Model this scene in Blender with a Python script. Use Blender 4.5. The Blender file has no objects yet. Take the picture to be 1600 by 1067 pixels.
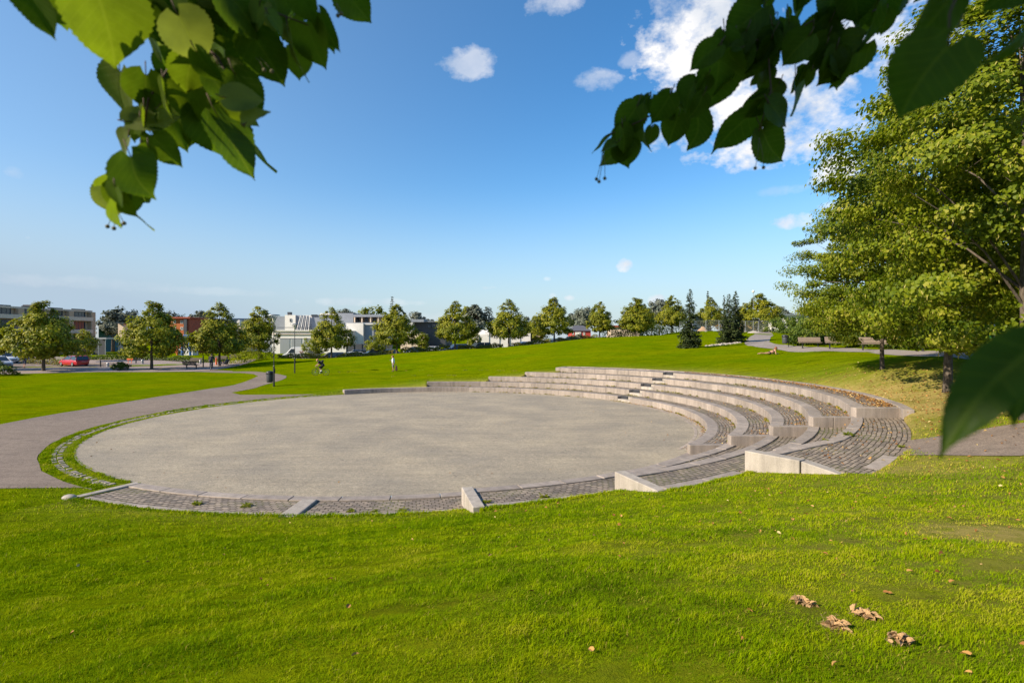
import bpy, bmesh, math, random
import numpy as np
from mathutils import Vector, Matrix
from mathutils.geometry import delaunay_2d_cdt
R_ = math.radians
rng = np.random.default_rng(7)
random.seed(7)
S = bpy.context.scene
COL = S.collection

# ------------------------------------------------------------------ camera
FPX, V0, CAMZ = 870.0, 526.0, 3.8          # focal length in photo pixels, horizon row, eye height above the gravel
cam = bpy.data.cameras.new('camera')
cam.sensor_width = 36.0
cam.lens = 36.0*FPX/1600.0
cam.shift_y = -(533.5-V0)/1600.0
cam.clip_start = 0.05
cam.clip_end = 3000
cam.dof.use_dof = True
cam.dof.focus_distance = 18.0
cam.dof.aperture_fstop = 4.5
camo = bpy.data.objects.new('camera', cam)
camo.location = (0, 0, CAMZ)
camo.rotation_euler = (R_(90), 0, 0)
COL.objects.link(camo)
S.camera = camo

# ------------------------------------------------------------------ view, sun, sky
S.view_settings.view_transform = 'Standard'
S.view_settings.look = 'None'
S.view_settings.exposure = 0.75
S.view_settings.gamma = 1.0
SUN_AZ, SUN_EL = 246.0, 31.0                # azimuth clockwise from +Y
sv = Vector((math.sin(R_(SUN_AZ))*math.cos(R_(SUN_EL)), math.cos(R_(SUN_AZ))*math.cos(R_(SUN_EL)), math.sin(R_(SUN_EL))))
sl = bpy.data.lights.new('sun', 'SUN')
sl.energy = 5.0
sl.angle = R_(0.5)
sl.color = (1.0, 0.87, 0.68)
so = bpy.data.objects.new('sun', sl)
so.rotation_euler = (-sv).to_track_quat('-Z', 'Y').to_euler()
COL.objects.link(so)

W = bpy.data.worlds.new('World')
S.world = W
W.use_nodes = True
wn, wl = W.node_tree.nodes, W.node_tree.links
wn.clear()
w_out = wn.new('ShaderNodeOutputWorld')
w_bg = wn.new('ShaderNodeBackground')
w_bg.inputs['Strength'].default_value = 0.13
wl.new(w_bg.outputs[0], w_out.inputs[0])
sky = wn.new('ShaderNodeTexSky')
sky.sky_type = 'NISHITA'
sky.sun_disc = False
sky.sun_elevation = R_(SUN_EL)
sky.sun_rotation = R_(SUN_AZ)
sky.altitude = 50
sky.air_density = 1.0
sky.dust_density = 0.35
sky.ozone_density = 2.2
hsv = wn.new('ShaderNodeHueSaturation')
hsv.inputs['Saturation'].default_value = 1.32
hsv.inputs['Value'].default_value = 0.91
wl.new(sky.outputs[0], hsv.inputs['Color'])
tc = wn.new('ShaderNodeTexCoord')

def wmath(op, a, b=None, clamp=False):
    n = wn.new('ShaderNodeMath'); n.operation = op; n.use_clamp = clamp
    for i, v in enumerate((a, b)):
        if v is None: continue
        if isinstance(v, (int, float)): n.inputs[i].default_value = v
        else: wl.new(v, n.inputs[i])
    return n.outputs[0]
def wdot(vec):
    n = wn.new('ShaderNodeVectorMath'); n.operation = 'DOT_PRODUCT'
    wl.new(tc.outputs['Generated'], n.inputs[0]); n.inputs[1].default_value = vec
    return n.outputs['Value']
def wnoise(scale, detail, rough, vscale=(1, 1, 1)):
    m = wn.new('ShaderNodeMapping'); m.inputs['Scale'].default_value = vscale
    wl.new(tc.outputs['Generated'], m.inputs['Vector'])
    n = wn.new('ShaderNodeTexNoise'); n.inputs['Scale'].default_value = scale
    n.inputs['Detail'].default_value = detail; n.inputs['Roughness'].default_value = rough
    wl.new(m.outputs[0], n.inputs['Vector'])
    return n.outputs['Fac']
fbm = wnoise(7.0, 9.0, 0.62, (1, 1, 1.5))
fine = wnoise(26.0, 6.0, 0.6, (1, 1, 1.4))
edge = wmath('ADD', wmath('MULTIPLY', wmath('SUBTRACT', fbm, 0.5), 3.4), wmath('MULTIPLY', wmath('SUBTRACT', fine, 0.5), 2.8))
# cumulus patches: direction (as seen from the lawn), angular half sizes, opacity
CLOUDS = [(1090, 60, 100, 105, 1.), (1130, 195, 115, 75, 1.), (1205, 235, 85, 40, 1.), (1225, 120, 150, 115, .95), (1330, 60, 120, 75, .9),
          (1300, 195, 55, 40, .95), (1310, 270, 44, 30, 1.), (1240, 345, 36, 14, .8), (1306, 330, 30, 18, .75), (1420, 70, 90, 80, .85),
          (1045, 10, 60, 30, .6), (733, 97, 44, 26, .55), (931, 126, 36, 18, .45), (976, 414, 15, 11, .95), (872, 6, 60, 22, .5),
          (986, 92, 22, 14, .3), (855, 436, 9, 5, .5), (765, 449, 18, 5, .45), (890, 466, 11, 6, .6), (1028, 469, 14, 9, .7), (864, 462, 9, 6, .5),
          (1275, 385, 40, 14, .35), (1210, 300, 60, 10, .2), (20, 268, 16, 12, .2), (44, 372, 8, 5, .35), (90, 440, 200, 12, .10), (330, 455, 170, 8, .12),
          (560, 472, 90, 8, .3), (700, 500, 300, 12, .15)]
mask = None
for (px, py, sx, sy, w) in CLOUDS:
    d = Vector(((px-800)/FPX, 1, (V0-py)/FPX)); L = d.length; d.normalize()
    rt = d.cross(Vector((0, 0, 1))).normalized(); up = rt.cross(d)
    ax, ay = sx/FPX/L, sy/FPX/L
    u = wdot(rt/ax); v = wdot(up/ay); f = wdot(d)
    r2 = wmath('ADD', wmath('MULTIPLY', u, u), wmath('MULTIPLY', v, v))
    m = wmath('ADD', wmath('SUBTRACT', 0.75, r2), edge)
    m = wmath('MULTIPLY', m, 1.15, True)
    m = wmath('MULTIPLY', wmath('MULTIPLY', m, w), wmath('GREATER_THAN', f, 0.0))
    mask = m if mask is None else wmath('MAXIMUM', mask, m)
mask = wmath('MULTIPLY', mask, wmath('ADD', 0.55, wmath('MULTIPLY', fbm, 1.0), True), True)
shade = wnoise(9.0, 5.0, 0.55, (1, 1, 1.2))
cr = wn.new('ShaderNodeValToRGB')
cr.color_ramp.elements[0].position = 0.36; cr.color_ramp.elements[0].color = (3.1, 3.4, 3.9, 1)
cr.color_ramp.elements[1].position = 0.58; cr.color_ramp.elements[1].color = (5.0, 4.9, 4.85, 1)
wl.new(shade, cr.inputs[0])
wmix = wn.new('ShaderNodeMixRGB')
hz = wn.new('ShaderNodeMixRGB'); hz.inputs[2].default_value = (2.15, 2.75, 3.35, 1)
elev = wdot((0, 0, 1)); hf = wn.new('ShaderNodeMapRange'); hf.interpolation_type = 'SMOOTHSTEP'
hf.inputs['From Min'].default_value = 0.27; hf.inputs['From Max'].default_value = -0.02; hf.inputs['To Max'].default_value = 0.85
sf = wn.new('ShaderNodeMapRange'); sf.interpolation_type = 'SMOOTHSTEP'
sf.inputs['From Min'].default_value = -0.30; sf.inputs['From Max'].default_value = 0.55; sf.inputs['To Max'].default_value = 0.50
wl.new(wdot(sv), sf.inputs['Value'])
hs = wmath('ADD', hf.outputs[0], wmath('MULTIPLY', sf.outputs[0], wmath('SUBTRACT', 1.0, wmath('MULTIPLY', elev, 1.0)), True), True)
wl.new(elev, hf.inputs['Value']); wl.new(hs, hz.inputs[0]); wl.new(hsv.outputs[0], hz.inputs[1])
wl.new(mask, wmix.inputs[0]); wl.new(hz.outputs[0], wmix.inputs[1]); wl.new(cr.outputs[0], wmix.inputs[2])
wl.new(wmix.outputs[0], w_bg.inputs['Color'])

# ------------------------------------------------------------------ helpers
def WZ(px, py, z):                          # photo pixel on the level z
    Y = (CAMZ-z)*FPX/(py-V0); return ((px-800)*Y/FPX, Y, z)
def WY(px, py, Y):                          # photo pixel at the distance Y
    return ((px-800)*Y/FPX, Y, CAMZ-(py-V0)*Y/FPX)

def vnoise(x, y, seed=0):
    xi, yi = np.floor(x).astype(np.int64), np.floor(y).astype(np.int64); fx, fy = x-xi, y-yi
    fx = fx*fx*(3-2*fx); fy = fy*fy*(3-2*fy)
    def h(i, j):
        n = (i*374761393+j*668265263+seed*1274126177) & 0x7fffffff; n = ((n ^ (n >> 13))*1274126177) & 0x7fffffff
        return ((n ^ (n >> 16)) & 0xffff)/65535.0
    a = h(xi, yi)*(1-fx)+h(xi+1, yi)*fx; b = h(xi, yi+1)*(1-fx)+h(xi+1, yi+1)*fx
    return a*(1-fy)+b*fy
def fbm2(x, y, oct_=3, seed=0):
    s = 0; a = 1; t_ = 0
    for o in range(oct_): s = s+a*vnoise(x*2**o, y*2**o, seed+o); t_ += a; a *= .55
    return s/t_
def tag(o, label, cat, group=None):
    o['label'] = label; o['category'] = cat
    if group: o['group'] = group
    return o
def kind(o, k): o['kind'] = k; return o
def thing(name, label, cat, loc=(0, 0, 0), rz=0.0, group=None):
    o = bpy.data.objects.new(name, None); o.empty_display_size = 0.2
    o.location = loc; o.rotation_euler = (0, 0, rz); COL.objects.link(o)
    return tag(o, label, cat, group)
def dup(root, loc, rz, label=None, scale=None):
    r = root.copy(); COL.objects.link(r); r.location = loc; r.rotation_euler = (0, 0, rz)
    if scale is not None: r.scale = (scale,)*3 if isinstance(scale, (int, float)) else scale
    if label: r['label'] = label
    for ch in list(root.children):
        c = ch.copy(); COL.objects.link(c); c.parent = r
        for g in list(ch.children):
            d = g.copy(); COL.objects.link(d); d.parent = c
    return r

def np_mesh(name, V, F, mats, parent=None, midx=None, smooth=False, fattr=None, uv=None, vattr=None, loc=None):
    me = bpy.data.meshes.new(name)
    V = np.asarray(V, np.float32)
    Fs = F if isinstance(F, list) else [F]
    Fs = [np.asarray(f, np.int32) for f in Fs if len(f)]
    me.vertices.add(len(V)); me.vertices.foreach_set('co', V.ravel())
    loops = np.concatenate([f.ravel() for f in Fs])
    tot = np.concatenate([np.full(len(f), f.shape[1], np.int32) for f in Fs])
    st = np.concatenate([[0], np.cumsum(tot)[:-1]]).astype(np.int32)
    me.loops.add(len(loops)); me.loops.foreach_set('vertex_index', loops)
    me.polygons.add(len(tot)); me.polygons.foreach_set('loop_start', st)
    if midx is not None: me.polygons.foreach_set('material_index', np.asarray(midx, np.int32))
    me.polygons.foreach_set('use_smooth', np.full(len(tot), smooth, bool))
    for k, a in (fattr or {}).items():
        at = me.attributes.new(k, 'FLOAT', 'FACE'); at.data.foreach_set('value', np.asarray(a, np.float32))
    for k, a in (vattr or {}).items():
        at = me.attributes.new(k, 'FLOAT', 'POINT'); at.data.foreach_set('value', np.asarray(a, np.float32))
    if uv is not None:
        ul = me.uv_layers.new(name='UVMap'); ul.data.foreach_set('uv', np.asarray(uv, np.float32)[loops].ravel())
    me.update(calc_edges=True); me.validate()
    o = bpy.data.objects.new(name, me)
    for m in (mats if isinstance(mats, (list, tuple)) else [mats]): me.materials.append(m)
    COL.objects.link(o)
    if parent: o.parent = parent
    if loc is not None: o.location = loc
    return o

class MB:                                    # collects solids, links them as one mesh object
    def __init__(s): s.v, s.f, s.m, s.n, s.t, s.tv = [], [], [], 0, [], 0.5
    def add(s, V, F, mi=0):
        s.v += [tuple(p) for p in V]
        for f in F: s.f.append([i+s.n for i in f]); s.m.append(mi); s.t.append(s.tv)
        s.n += len(V)
    def box(s, c, d, rz=0.0, mi=0, taper=1.0, M=None):
        x, y, z = d[0]/2, d[1]/2, d[2]/2
        P = [(-x, -y, -z), (x, -y, -z), (x, y, -z), (-x, y, -z), (-x*taper, -y*taper, z), (x*taper, -y*taper, z), (x*taper, y*taper, z), (-x*taper, y*taper, z)]
        m = M or Matrix.Rotation(rz, 4, 'Z')
        P = [m @ Vector(p)+Vector(c) for p in P]
        s.add(P, [(0, 3, 2, 1), (4, 5, 6, 7), (0, 1, 5, 4), (1, 2, 6, 5), (2, 3, 7, 6), (3, 0, 4, 7)], mi)
    def hexa(s, P, mi=0):                    # 4 bottom + 4 top corners
        s.add(P, [(0, 3, 2, 1), (4, 5, 6, 7), (0, 1, 5, 4), (1, 2, 6, 5), (2, 3, 7, 6), (3, 0, 4, 7)], mi)
    def tube(s, pts, rad, n=8, mi=0, cap=True):
        pts = [Vector(p) for p in pts]
        rad = rad if isinstance(rad, (list, tuple)) else [rad]*len(pts)
        V, F = [], []
        ref = None
        for i, p in enumerate(pts):
            t = (pts[min(i+1, len(pts)-1)]-pts[max(i-1, 0)]).normalized()
            if ref is None: ref = Vector((1, 0, 0)) if abs(t.x) < 0.8 else Vector((0, 1, 0))
            u = (ref-t*ref.dot(t)).normalized(); w = t.cross(u); ref = u
            for k in range(n):
                a = 2*math.pi*k/n; V.append(p+(u*math.cos(a)+w*math.sin(a))*rad[i])
        for i in range(len(pts)-1):
            for k in range(n):
                a, b = i*n+k, i*n+(k+1) % n; F.append((a, b, b+n, a+n))
        if cap: F.append(tuple(range(n-1, -1, -1))); F.append(tuple((len(pts)-1)*n+k for k in range(n)))
        s.add(V, F, mi)
    def lathe(s, prof, n=16, c=(0, 0, 0), mi=0):
        V = [(c[0]+r*math.cos(2*math.pi*k/n), c[1]+r*math.sin(2*math.pi*k/n), c[2]+z) for r, z in prof for k in range(n)]
        F = [(i*n+k, i*n+(k+1) % n, (i+1)*n+(k+1) % n, (i+1)*n+k) for i in range(len(prof)-1) for k in range(n)]
        F.append(tuple(range(n-1, -1, -1))); F.append(tuple((len(prof)-1)*n+k for k in range(n)))
        s.add(V, F, mi)
    def ball(s, c, r, n=10, m=6, sc=(1, 1, 1), mi=0, rot=None):
        V, F = [], []
        for i in range(m+1):
            th = math.pi*i/m
            for k in range(n):
                p = Vector((r*sc[0]*math.sin(th)*math.cos(2*math.pi*k/n), r*sc[1]*math.sin(th)*math.sin(2*math.pi*k/n), r*sc[2]*math.cos(th)))
                if rot is not None: p = rot @ p
                V.append(p+Vector(c))
        for i in range(m):
            for k in range(n): F.append((i*n+k, (i+1)*n+k, (i+1)*n+(k+1) % n, i*n+(k+1) % n))
        s.add(V, F, mi)
    def build(s, name, mats, parent=None, smooth=False, bevel=0.0, seg=2, clean=False):
        me = bpy.data.meshes.new(name); me.from_pydata(s.v, [], s.f)
        for m in (mats if isinstance(mats, (list, tuple)) else [mats]): me.materials.append(m)
        me.polygons.foreach_set('material_index', s.m)
        me.attributes.new('tint', 'FLOAT', 'FACE').data.foreach_set('value', s.t)
        if clean:
            bm = bmesh.new(); bm.from_mesh(me); bmesh.ops.remove_doubles(bm, verts=bm.verts, dist=1e-5)
            bmesh.ops.recalc_face_normals(bm, faces=bm.faces); bm.to_mesh(me); bm.free()
        if smooth: me.polygons.foreach_set('use_smooth', [True]*len(me.polygons))
        me.update()
        o = bpy.data.objects.new(name, me); COL.objects.link(o)
        if parent: o.parent = parent
        if bevel:
            b = o.modifiers.new('bevel', 'BEVEL'); b.width = bevel; b.segments = seg; b.limit_method = 'ANGLE'; b.angle_limit = R_(40)
        return o

# ------------------------------------------------------------------ materials
class NM:
    def __init__(s, name, rough=0.8, spec=0.3):
        s.m = bpy.data.materials.new(name); s.m.use_nodes = True
        s.n, s.l = s.m.node_tree.nodes, s.m.node_tree.links
        s.b = s.n['Principled BSDF']; s.b.inputs['Roughness'].default_value = rough
        s.b.inputs['Specular IOR Level'].default_value = spec
        s.tc = s.n.new('ShaderNodeTexCoord')
    def set(s, sock, v, i='Base Color'):
        s.l.new(v, s.b.inputs[i])
    def vec(s, kind='Object', scale=(1, 1, 1), rot=(0, 0, 0)):
        mp = s.n.new('ShaderNodeMapping'); mp.inputs['Scale'].default_value = scale; mp.inputs['Rotation'].default_value = rot
        s.l.new(s.tc.outputs[kind], mp.inputs['Vector']); return mp.outputs[0]
    def noise(s, scale, detail=4, rough=0.55, vec=None, dist=0.0):
        n = s.n.new('ShaderNodeTexNoise'); n.inputs['Scale'].default_value = scale; n.inputs['Detail'].default_value = detail
        n.inputs['Roughness'].default_value = rough; n.inputs['Distortion'].default_value = dist
        s.l.new(vec if vec is not None else s.tc.outputs['Object'], n.inputs['Vector']); return n.outputs['Fac']
    def voro(s, scale, vec=None, feature='F1', out='Distance'):
        n = s.n.new('ShaderNodeTexVoronoi'); n.feature = feature; n.inputs['Scale'].default_value = scale
        s.l.new(vec if vec is not None else s.tc.outputs['Object'], n.inputs['Vector']); return n.outputs[out]
    def ramp(s, fac, stops):
        r = s.n.new('ShaderNodeValToRGB'); e = r.color_ramp.elements
        while len(e) < len(stops): e.new(0.5)
        for k, (p, c) in enumerate(stops):
            e[k].position = p; e[k].color = (c if len(c) == 4 else (*c, 1)) if not isinstance(c, (int, float)) else (c, c, c, 1)
        s.l.new(fac, r.inputs[0]); return r.outputs[0]
    def mix(s, f, a, b, mode='MIX'):
        n = s.n.new('ShaderNodeMixRGB'); n.blend_type = mode
        for i, v in enumerate((f, a, b)):
            if isinstance(v, (int, float)): n.inputs[i].default_value = v if i == 0 else (v, v, v, 1)
            elif isinstance(v, tuple): n.inputs[i].default_value = (*v, 1)
            else: s.l.new(v, n.inputs[i])
        return n.outputs[0]
    def math(s, op, a, b=None, clamp=False):
        n = s.n.new('ShaderNodeMath'); n.operation = op; n.use_clamp = clamp
        for i, v in enumerate((a, b)):
            if v is None: continue
            if isinstance(v, (int, float)): n.inputs[i].default_value = v
            else: s.l.new(v, n.inputs[i])
        return n.outputs[0]
    def attr(s, name, out='Fac'):
        n = s.n.new('ShaderNodeAttribute'); n.attribute_name = name; return n.outputs[out]
    def rand(s):
        n = s.n.new('ShaderNodeObjectInfo'); return n.outputs['Random']
    def bump(s, h, strength=0.4, dist=0.02):
        n = s.n.new('ShaderNodeBump'); n.inputs['Strength'].default_value = strength; n.inputs['Distance'].default_value = dist
        s.l.new(h, n.inputs['Height']); s.l.new(n.outputs[0], s.b.inputs['Normal']); return s
    def col(s, v):
        if isinstance(v, tuple): s.b.inputs['Base Color'].default_value = (*v, 1)
        else: s.l.new(v, s.b.inputs['Base Color'])
        return s
    def translucent(s, v, fac=0.4):
        t = s.n.new('ShaderNodeBsdfTranslucent')
        if isinstance(v, tuple): t.inputs[0].default_value = (*v, 1)
        else: s.l.new(v, t.inputs[0])
        x = s.n.new('ShaderNodeMixShader'); x.inputs[0].default_value = fac
        s.l.new(s.b.outputs[0], x.inputs[1]); s.l.new(t.outputs[0], x.inputs[2])
        s.l.new(x.outputs[0], s.n['Material Output'].inputs['Surface']); return s

def plain(name, c, rough=0.6, spec=0.4, var=0.12, scale=6.0, metal=0.0):
    m = NM(name, rough, spec)
    lo = tuple(x*(1-var) for x in c); hi = tuple(min(1, x*(1+var)) for x in c)
    m.col(m.ramp(m.noise(scale, 5, 0.6), [(0.3, lo), (0.7, hi)])); m.b.inputs['Metallic'].default_value = metal
    return m.m

# turf
t = NM('turf', 1.0, 0.0)
g1 = t.noise(0.22, 4, 0.6); g2 = t.noise(1.7, 5, 0.75); g3 = t.noise(22, 5, 0.7); g4 = t.noise(90, 3, 0.7)
c = t.mix(t.ramp(g1, [(0.38, 0.0), (0.62, 1.0)]), (0.118, 0.176, 0.0005), (0.180, 0.208, 0.0008))
c = t.mix(t.math('MULTIPLY', t.ramp(g2, [(0.35, 0.0), (0.7, 1.0)]), 0.55), c, (0.100, 0.148, 0.0005))
gs = t.noise(1.0, 5, 0.7, t.vec('Object', (0.55, 2.6, 1), (0, 0, -0.25)))
c = t.mix(0.9, c, t.ramp(gs, [(0.34, 0.55), (0.5, 1.0), (0.68, 1.22)]), 'MULTIPLY')
c = t.mix(0.6, c, t.ramp(t.noise(6, 4, 0.75), [(0.34, 0.60), (0.5, 1.0), (0.70, 1.25)]), 'MULTIPLY')
c = t.mix(t.math('MULTIPLY', t.ramp(g3, [(0.42, 0.0), (0.72, 1.0)]), 0.5), c, (0.050, 0.105, 0.002))
dry = t.math('MULTIPLY', t.attr('dry'), t.ramp(t.mix(0.5, t.noise(0.8, 4, 0.65), t.noise(5, 4, 0.7)), [(0.36, 0.25), (0.56, 1.0)]))
c = t.mix(dry, c, t.mix(t.noise(14, 4, 0.7), (0.30, 0.24, 0.05), (0.46, 0.34, 0.15)))
t.col(c); t.bump(t.mix(0.5, g3, g4), 0.9, 0.06)
M_TURF = t.m
def blade_mat(name, tips):
    b = NM(name, 0.8, 0.03)
    col = b.ramp(b.attr('tint'), tips)
    b.col(col); b.translucent(col, 0.30); return b.m
M_BLADE = blade_mat('grass_blade', [(0.0, (0.060, 0.110, 0.0005)), (0.22, (0.110, 0.200, 0.0006)), (0.5, (0.200, 0.295, 0.0010)), (0.8, (0.325, 0.370, 0.003)), (1.0, (0.44, 0.34, 0.08))])

def granular(name, c1, c2, c3, fine=120, mid=9, rough=0.9, bump=0.35, patch=0.6, specks=False):
    m = NM(name, rough, 0.2)
    a = m.mix(m.ramp(m.noise(mid/14, 4, 0.6), [(0.35, 0.0), (0.68, 1.0)]), c1, c2)
    a = m.mix(m.math('MULTIPLY', m.ramp(m.noise(mid, 5, 0.65), [(0.42, 0.0), (0.7, 1.0)]), patch), a, c3)
    sp = m.noise(fine, 3, 0.8)
    a = m.mix(0.85, a, m.ramp(sp, [(0.25, 0.45), (0.5, 1.0), (0.72, 1.6)]), 'MULTIPLY')
    vv = m.voro(fine*0.45)
    a = m.mix(0.5, a, m.ramp(vv, [(0.05, 1.25), (0.35, 1.0), (0.7, 0.7)]), 'MULTIPLY')
    if specks:
        n2 = m.noise(7, 6, 0.85); a = m.mix(0.9, a, m.ramp(n2, [(0.30, 0.50), (0.43, 0.92), (0.55, 1.03), (0.72, 1.30)]), 'MULTIPLY')
        n3 = m.noise(26, 3, 0.8); a = m.mix(0.8, a, m.ramp(n3, [(0.30, 0.55), (0.45, 1.0), (0.72, 1.35)]), 'MULTIPLY')
        v2 = m.voro(1.9); a = m.mix(m.math('MULTIPLY', m.ramp(v2, [(0.05, 1.0), (0.085, 0.0)]), 0.7), a, (0.09, 0.075, 0.06))
        st = m.noise(1.0, 5, 0.7, m.vec('Object', (0.35, 2.6, 1), (0, 0, 0.35))); a = m.mix(0.55, a, m.ramp(st, [(0.36, 0.80), (0.5, 1.0), (0.66, 1.10)]), 'MULTIPLY')
    m.col(a); m.bump(sp, bump, 0.015); return m
g = granular('gravel', (0.275, 0.240, 0.190), (0.400, 0.338, 0.245), (0.240, 0.215, 0.170), 55, 6, 0.95, 0.7, 0.6, True)
M_GRAVEL = g.m
M_ASPHALT = granular('asphalt', (0.195, 0.152, 0.122), (0.250, 0.200, 0.160), (0.155, 0.122, 0.100), 60, 2.2, 0.95, 0.3, 0.7, True).m
M_PLAZA = granular('plaza_paving', (0.30, 0.24, 0.21), (0.34, 0.27, 0.24), (0.27, 0.22, 0.20), 30, 2, 0.8, 0.2).m
M_PATH = granular('path_gravel', (0.27, 0.23, 0.20), (0.31, 0.27, 0.23), (0.24, 0.20, 0.18), 40, 3, 0.9, 0.3).m

def granite(name, c, dark, joints=False):
    m = NM(name, 0.7, 0.3)
    sp = m.noise(140, 3, 0.8); big = m.noise(1.3, 4, 0.6); st = m.noise(1.0, 5, 0.65, m.vec('Object', (5, 5, 0.5)))
    a = m.mix(m.ramp(sp, [(0.36, 1.0), (0.5, 0.25), (0.62, 0.0)]), c, dark)
    a = m.mix(0.55, a, m.ramp(big, [(0.3, 0.72), (0.7, 1.12)]), 'MULTIPLY')
    a = m.mix(0.62, a, m.ramp(st, [(0.33, 0.55), (0.6, 1.06)]), 'MULTIPLY')
    a = m.mix(0.5, a, m.ramp(m.attr('tint'), [(0.0, 0.72), (1.0, 1.2)]), 'MULTIPLY')
    lich = m.noise(2.6, 5, 0.7); a = m.mix(m.math('MULTIPLY', m.ramp(lich, [(0.58, 0.0), (0.70, 1.0)]), 0.35), a, (0.20, 0.17, 0.10))
    m.col(a); m.bump(m.mix(0.5, sp, m.noise(30, 4, 0.7)), 0.5, 0.01); return m.m
M_GRANITE = granite('granite', (0.40, 0.335, 0.285), (0.19, 0.165, 0.15))
M_GRANITE_PALE = granite('granite_pale', (0.46, 0.405, 0.345), (0.21, 0.19, 0.17))
M_NEARBLACK = plain('near_black', (0.035, 0.036, 0.042), 0.5)

k = NM('setts', 0.75, 0.3)
br = k.n.new('ShaderNodeTexBrick'); br.offset = 0.5
br.inputs['Scale'].default_value = 1.0
br.inputs['Brick Width'].default_value = 0.17; br.inputs['Row Height'].default_value = 0.115
br.inputs['Mortar Size'].default_value = 0.013; br.inputs['Mortar Smooth'].default_value = 0.35; br.inputs['Bias'].default_value = 0.0
br.inputs['Color1'].default_value = (0.165, 0.138, 0.115, 1); br.inputs['Color2'].default_value = (0.325, 0.262, 0.205, 1)
br.inputs['Mortar'].default_value = (0.062, 0.046, 0.028, 1)
dv = k.n.new('ShaderNodeVectorMath'); dv.operation = 'ADD'
nz = k.n.new('ShaderNodeTexNoise'); nz.inputs['Scale'].default_value = 3.0; nz.inputs['Detail'].default_value = 3
k.l.new(k.tc.outputs['UV'], nz.inputs['Vector'])
sc = k.n.new('ShaderNodeVectorMath'); sc.operation = 'SCALE'; sc.inputs['Scale'].default_value = 0.09
k.l.new(nz.outputs['Color'], sc.inputs[0]); k.l.new(k.tc.outputs['UV'], dv.inputs[0]); k.l.new(sc.outputs[0], dv.inputs[1])
k.l.new(dv.outputs[0], br.inputs['Vector'])
kc = k.mix(0.5, br.outputs['Color'], k.ramp(k.noise(1.1, 4, 0.6), [(0.3, 0.6), (0.7, 1.3)]), 'MULTIPLY')
kc = k.mix(0.4, kc, k.ramp(k.noise(60, 3, 0.7), [(0.3, 0.6), (0.7, 1.4)]), 'MULTIPLY')
moss = k.math('MULTIPLY', br.outputs['Fac'], k.ramp(k.noise(0.9, 4, 0.6), [(0.48, 0.0), (0.66, 1.0)]))
kc = k.mix(moss, kc, (0.11, 0.12, 0.02))
k.col(kc)
hh = k.mix(0.25, k.math('SUBTRACT', 1.0, br.outputs['Fac']), k.noise(40, 3, 0.6))
k.bump(hh, 1.0, 0.03)
M_SETT = k.m
M_BARK = NM('bark', 0.9, 0.15)
bn = M_BARK.noise(9, 6, 0.7, M_BARK.vec('Object', (2.2, 2.2, 0.5))); bp = M_BARK.noise(3.0, 4, 0.6)
bc = M_BARK.ramp(bn, [(0.3, (0.045, 0.034, 0.026)), (0.6, (0.135, 0.110, 0.088))])
bc = M_BARK.mix(M_BARK.ramp(bp, [(0.55, 0.0), (0.68, 0.7)]), bc, (0.22, 0.19, 0.16))
M_BARK.col(bc); M_BARK.bump(bn, 0.9, 0.03); M_BARK = M_BARK.m
M_TWIG = plain('twig', (0.075, 0.045, 0.028), 0.7, 0.3, 0.3, 40)

def leaf_mat(name, stops, tr=0.45, gain=1.25, rough=0.5, spec=0.2):
    m = NM(name, rough, spec)
    col = m.ramp(m.attr('tint'), stops)
    m.col(col); m.translucent(m.mix(1.0, col, (gain, gain*1.05, gain*0.6), 'MULTIPLY'), tr); return m.m
M_LIME = leaf_mat('lime_leaf', [(0.0, (0.058, 0.098, 0.004)), (0.5, (0.162, 0.208, 0.008)), (0.86, (0.280, 0.295, 0.016)), (0.93, (0.46, 0.40, 0.10)), (1.0, (0.60, 0.52, 0.17))])
M_LIMEFAR = leaf_mat('lime_leaf_row', [(0.0, (0.085, 0.115, 0.008)), (0.55, (0.225, 0.240, 0.014)), (0.9, (0.360, 0.325, 0.026)), (1.0, (0.36, 0.31, 0.07))], 0.38)
M_YELLOWGREEN = leaf_mat('young_leaf', [(0.0, (0.12, 0.16, 0.006)), (1.0, (0.30, 0.30, 0.02))], 0.45)
M_ORANGELEAF = leaf_mat('autumn_leaf', [(0.0, (0.12, 0.09, 0.01)), (1.0, (0.30, 0.17, 0.015))], 0.4)
M_NEEDLE = leaf_mat('spruce_needle', [(0.0, (0.022, 0.036, 0.012)), (0.7, (0.060, 0.085, 0.024)), (1.0, (0.115, 0.130, 0.042))], 0.12, 1.0, 0.65, 0.2)
M_PINE = leaf_mat('pine_needle', [(0.0, (0.085, 0.108, 0.088)), (1.0, (0.190, 0.200, 0.150))], 0.15, 1.0, 0.7, 0.2)  # needle colours lightened and greyed to carry distance haze
M_HEDGE = leaf_mat('hedge_leaf', [(0.0, (0.085, 0.110, 0.012)), (0.55, (0.225, 0.215, 0.024)), (0.85, (0.33, 0.27, 0.045)), (1.0, (0.38, 0.16, 0.05))], 0.3)
M_BUSH = leaf_mat('bush_leaf', [(0.0, (0.035, 0.068, 0.008)), (0.6, (0.100, 0.145, 0.014)), (1.0, (0.19, 0.21, 0.03))], 0.35)
M_FALLEN = NM('fallen_leaf', 0.7, 0.2); M_FALLEN = M_FALLEN.col(M_FALLEN.ramp(M_FALLEN.attr('tint'), [(0.0, (0.14, 0.05, 0.012)), (0.5, (0.29, 0.140, 0.038)), (0.85, (0.42, 0.235, 0.070)), (1.0, (0.55, 0.42, 0.19))])).m

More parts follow.
